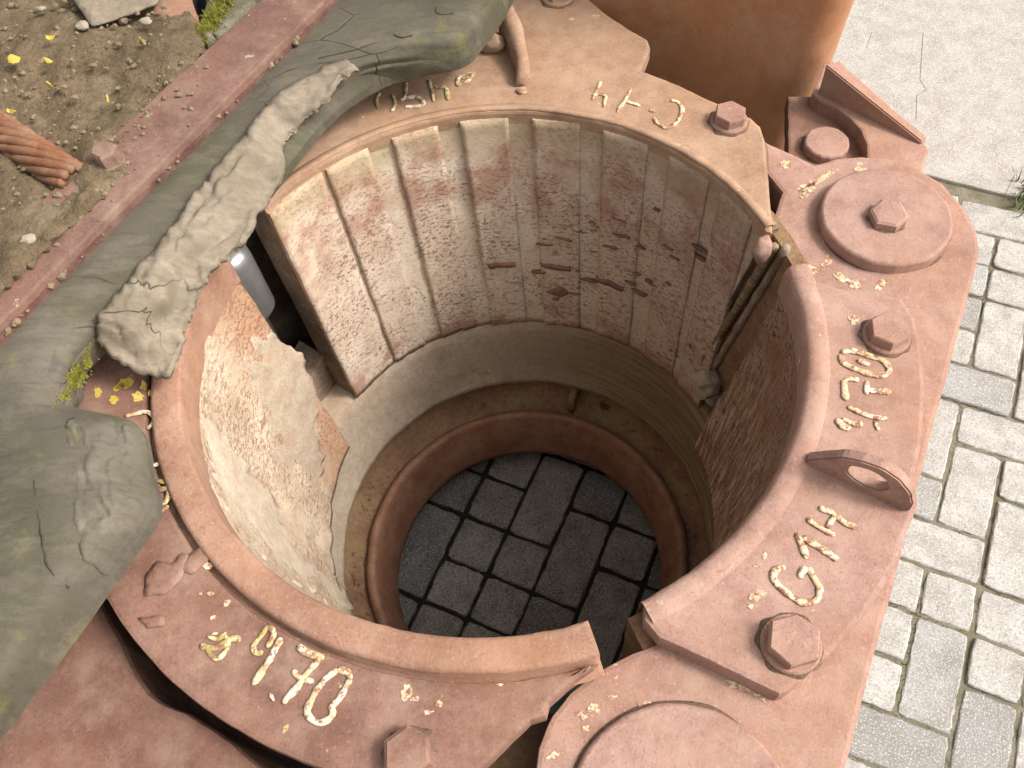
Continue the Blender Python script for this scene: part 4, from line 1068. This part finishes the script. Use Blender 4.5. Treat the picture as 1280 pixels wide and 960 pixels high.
tag(obj('soil_bed', bm, SOIL, smooth=True), 'dry crumbly brown soil filling the tray at top left', 'soil', kind='stuff')
cr = bmesh.new()
for i in range(1100):
    if i < 500:
        t_ = random.random(); x, y = 262 - 300 * t_, 78 + 300 * t_; x += random.gauss(-8, 14); y += random.gauss(-6, 14)
    else: x, y = random.uniform(-30, 240), random.uniform(-20, 330)
    if x + y > 405 or (x > 215 and y < 70): continue
    blob_bm(P(x, y, .132 + random.uniform(-.008, .006)), abs(random.gauss(0, .002)) + .0008, .6, 1, (1.2, 1, .8), i, cr)
for i in range(60):
    t_ = random.random(); x, y = 405 - 405 * t_ + random.uniform(0, 9), 5 + 405 * t_ + random.uniform(0, 7)
    blob_bm(P(x, y, .122), random.uniform(.001, .0032) if i % 6 else .0055, .5, 1, (1, 1, .8), i, cr)
tag(obj('soil_crumbs', cr, dirt('pale soil crumbs', (.17, .13, .082), (.25, .195, .125), (.11, .08, .05)), smooth=False), 'loose crumbs of dry earth along the bar', 'soil', kind='stuff')
for i, (x, y, s_, lb) in enumerate(((104, 32, 1.2, 'pale pebble at the tip of the dusty offcut'), (182, 27, 1.1, 'pale pebble on the soil near the dark gap'), (52, 11, .8, 'pale pebble near the top edge left of the dusty offcut'),
                                (20, 316, 1., 'pale pebble low on the soil at the left edge'), (36, 300, 1.3, 'largest pale pebble, on the soil below the wire rope'), (110, 245, .6, 'tiny pale pebble on the soil below the bar bolt'))):
    tag(obj('pebble', blob_bm(P(x, y, .137 + soil_relief(P(x, y, .13), x, y, 9)), .0068 * s_, .35, 2, (1.3, 1, .7), i), PALE, smooth=False), lb, 'pebble', 'pale pebbles scattered on the soil')
# yellow leaf scraps
for i, (x, y, a_, l_, wd_, lb) in enumerate(((64, 46, .2, .007, .005, 'small round yellow leaf scrap, topmost on the soil'), (17, 75, 1.1, .012, .007, 'largest yellow leaf scrap at the left edge of the soil'),
        (62, 75, .5, .010, .003, 'short yellow leaf sliver in the middle of the soil'), (65, 107, .8, .013, .0018, 'long thin yellow straw just above the wire rope'), (134, 124, 1.4, .008, .002, 'thin yellow straw halfway between rope and bar'),
        (178, 52, 1.1, .012, .0018, 'pale straw on the soil below the dark gap'), (14, 139, .6, .006, .004, 'small yellow leaf scrap lying on the wire rope'))):
    c_ = P(x, y, .143 + max(0, soil_relief(P(x, y, .13), x, y, 9))); bm = bmesh.new(); n_ = 10; top_ = []
    for k in range(n_):
        t_ = 2 * math.pi * k / n_; u_ = l_ * math.cos(t_); v_ = wd_ * math.sin(t_) * (1 + .5 * math.sin(3 * t_ + i))
        top_.append(bm.verts.new(c_ + Vector((u_ * math.cos(a_) - v_ * math.sin(a_), -(u_ * math.sin(a_) + v_ * math.cos(a_)), .003 * math.cos(2 * t_)))))
    bot_ = [bm.verts.new(v.co - Vector((0, 0, .0012))) for v in top_]
    bm.faces.new(top_); bm.faces.new(list(reversed(bot_)))
    for k in range(n_): bm.faces.new((top_[k], top_[(k + 1) % n_], bot_[(k + 1) % n_], bot_[k]))
    tag(obj('leaf_scrap', bm, LEAF), lb, 'leaf', 'yellow leaf scraps on the soil')
# wire rope
rp_ = empty('wire_rope', P(40, 185, .13), 'rusty twisted wire rope end lying in the soil', 'wire rope')
ra, rb_ = P(-70, 118, .150), P(96, 228, .128); axr = (rb_ - ra); Lr = axr.length; axr.normalize(); sr = axr.cross(Vector((0, 0, 1))).normalized(); vr = sr.cross(axr)
for k in range(11):
    pts = []
    for i in range(61):
        t_ = i / 60; a_ = 2 * math.pi * k / 11 + t_ * Lr * 17
        pts.append(ra + axr * (t_ * Lr) + (sr * math.cos(a_) + vr * math.sin(a_)) * .0195)
    obj('strand', tube_bm(pts, [.0063 * (1 + .12 * nz(p, 90)) for p in pts], 8), RUST_ROPE, rp_, smooth=True)
obj('core', tube_bm([ra, ra.lerp(rb_, .5), rb_], .0135, 8), BLACK, rp_)
# dusty sheet offcut, hose and moss at the top
sp_ = sheet_bm([(82, -30, .15), (92, 0, .148), (104, 18, .146), (114, 32, .139), (150, 22, .138), (196, 4, .138), (215, -30, .14)], (), 7, .006, 2, lambda p, x, y, d: .002 * nz(p, 30, 4), 5)
tag(obj('sheet_offcut', sp_, dirt('dusty offcut', (.20, .165, .12), (.27, .225, .165), (.14, .11, .08))), 'dusty flat offcut half buried in soil at the top edge', 'offcut')
rp2 = plate_bm([P(x, y, .112) for x, y in ((205, -60), (232, -60), (239, 0), (257, 46), (225, 60), (190, 20))], .112, .006, .001)
tag(obj('rusty_tray_edge', rp2, RUST_ORANGE), 'orange rusty sheet edge beside the dark gap at top left', 'sheet metal')
hp_ = [P(268, -40, .02), P(262, 0, .03), P(262, 20, .02), P(262, 60, .0)]
tag(obj('hose', tube_bm(catmull(hp_, 6), .022, 14), HOSE, smooth=True), 'black hose in the dark gap beside the moss', 'hose')
mp_ = []
for i in range(2600):
    t_ = random.random(); x = 298 - 44 * t_ + random.gauss(0, 5) - 12 * random.random(); y = -20 + 72 * t_ + random.gauss(0, 4)
    mp_.append(P(x, y, .120 + .008 * nz((x, y, 2), .1) + random.uniform(-.002, .002)))
ms = shoots_bm(mp_)
tag(obj('moss_cushion', ms, MOSS), 'green moss cushion beside the bar at the top', 'moss', kind='stuff')
mbed = sheet_bm([(262, -40, .10), (250, 52, .115), (262, 66, .12), (330, 0, .122), (365, -40, .122)], (), 8, .02, 2, soil_relief, 6)
tag(obj('silt', mbed, JOINT, smooth=True), 'silt under the moss beside the bar', 'soil', kind='stuff')
# tray body beneath the soil and sheet
tr = plate_bm([P(-300, 600, .03), P(420, -60, .03), P(300, -200, .03), P(-400, 100, .03)], .0, .9, .0, step=.1)
tag(obj('soil_tray', tr, BLACK), 'dark steel tray body carrying the soil at the left', 'tray')
gb_ = bmesh.new()
for i in range(70):
    c_ = P(random.gauss(1276, 6), random.gauss(243, 12), ZG); hgt = random.uniform(.02, .06); dx, dy = random.uniform(-.02, .02), random.uniform(-.02, .02); a_ = random.random() * 3
    s_ = Vector((math.cos(a_), math.sin(a_), 0)) * .0025
    v_ = [gb_.verts.new(c_ - s_), gb_.verts.new(c_ + s_), gb_.verts.new(c_ + Vector((dx, dy, hgt)))]; gb_.faces.new(v_)
tag(obj('grass_tuft', gb_, GRASS), 'small grass tuft in the joint beside the concrete slab', 'grass', kind='stuff')
# moss and weeds in the paving joints
jp = []
for bk in bricks[:150]:
    c_, a_, la, wb = bk; q = bcentre(*bk)
    if math.hypot(q.x, q.y) < .7: continue
    for side_ in (0, 1):
        for k_ in range(26):
            u_ = random.uniform(-.5, .5)
            p = q + (bB * (wb * PU * .5) + bA * (u_ * la * PU) if side_ else bA * (la * PU * .5) + bB * (u_ * wb * PU))
            p += Vector((random.gauss(0, .002), random.gauss(0, .002), 0)); p.z = ZG - .004
            if nz(p, 6, 5) + .5 * nz(p, 25, 2) > .12: jp.append(p)
tag(obj('joint_moss', shoots_bm(jp), MOSS_DRY), 'low moss and weeds growing in the paving joints', 'moss', kind='stuff')
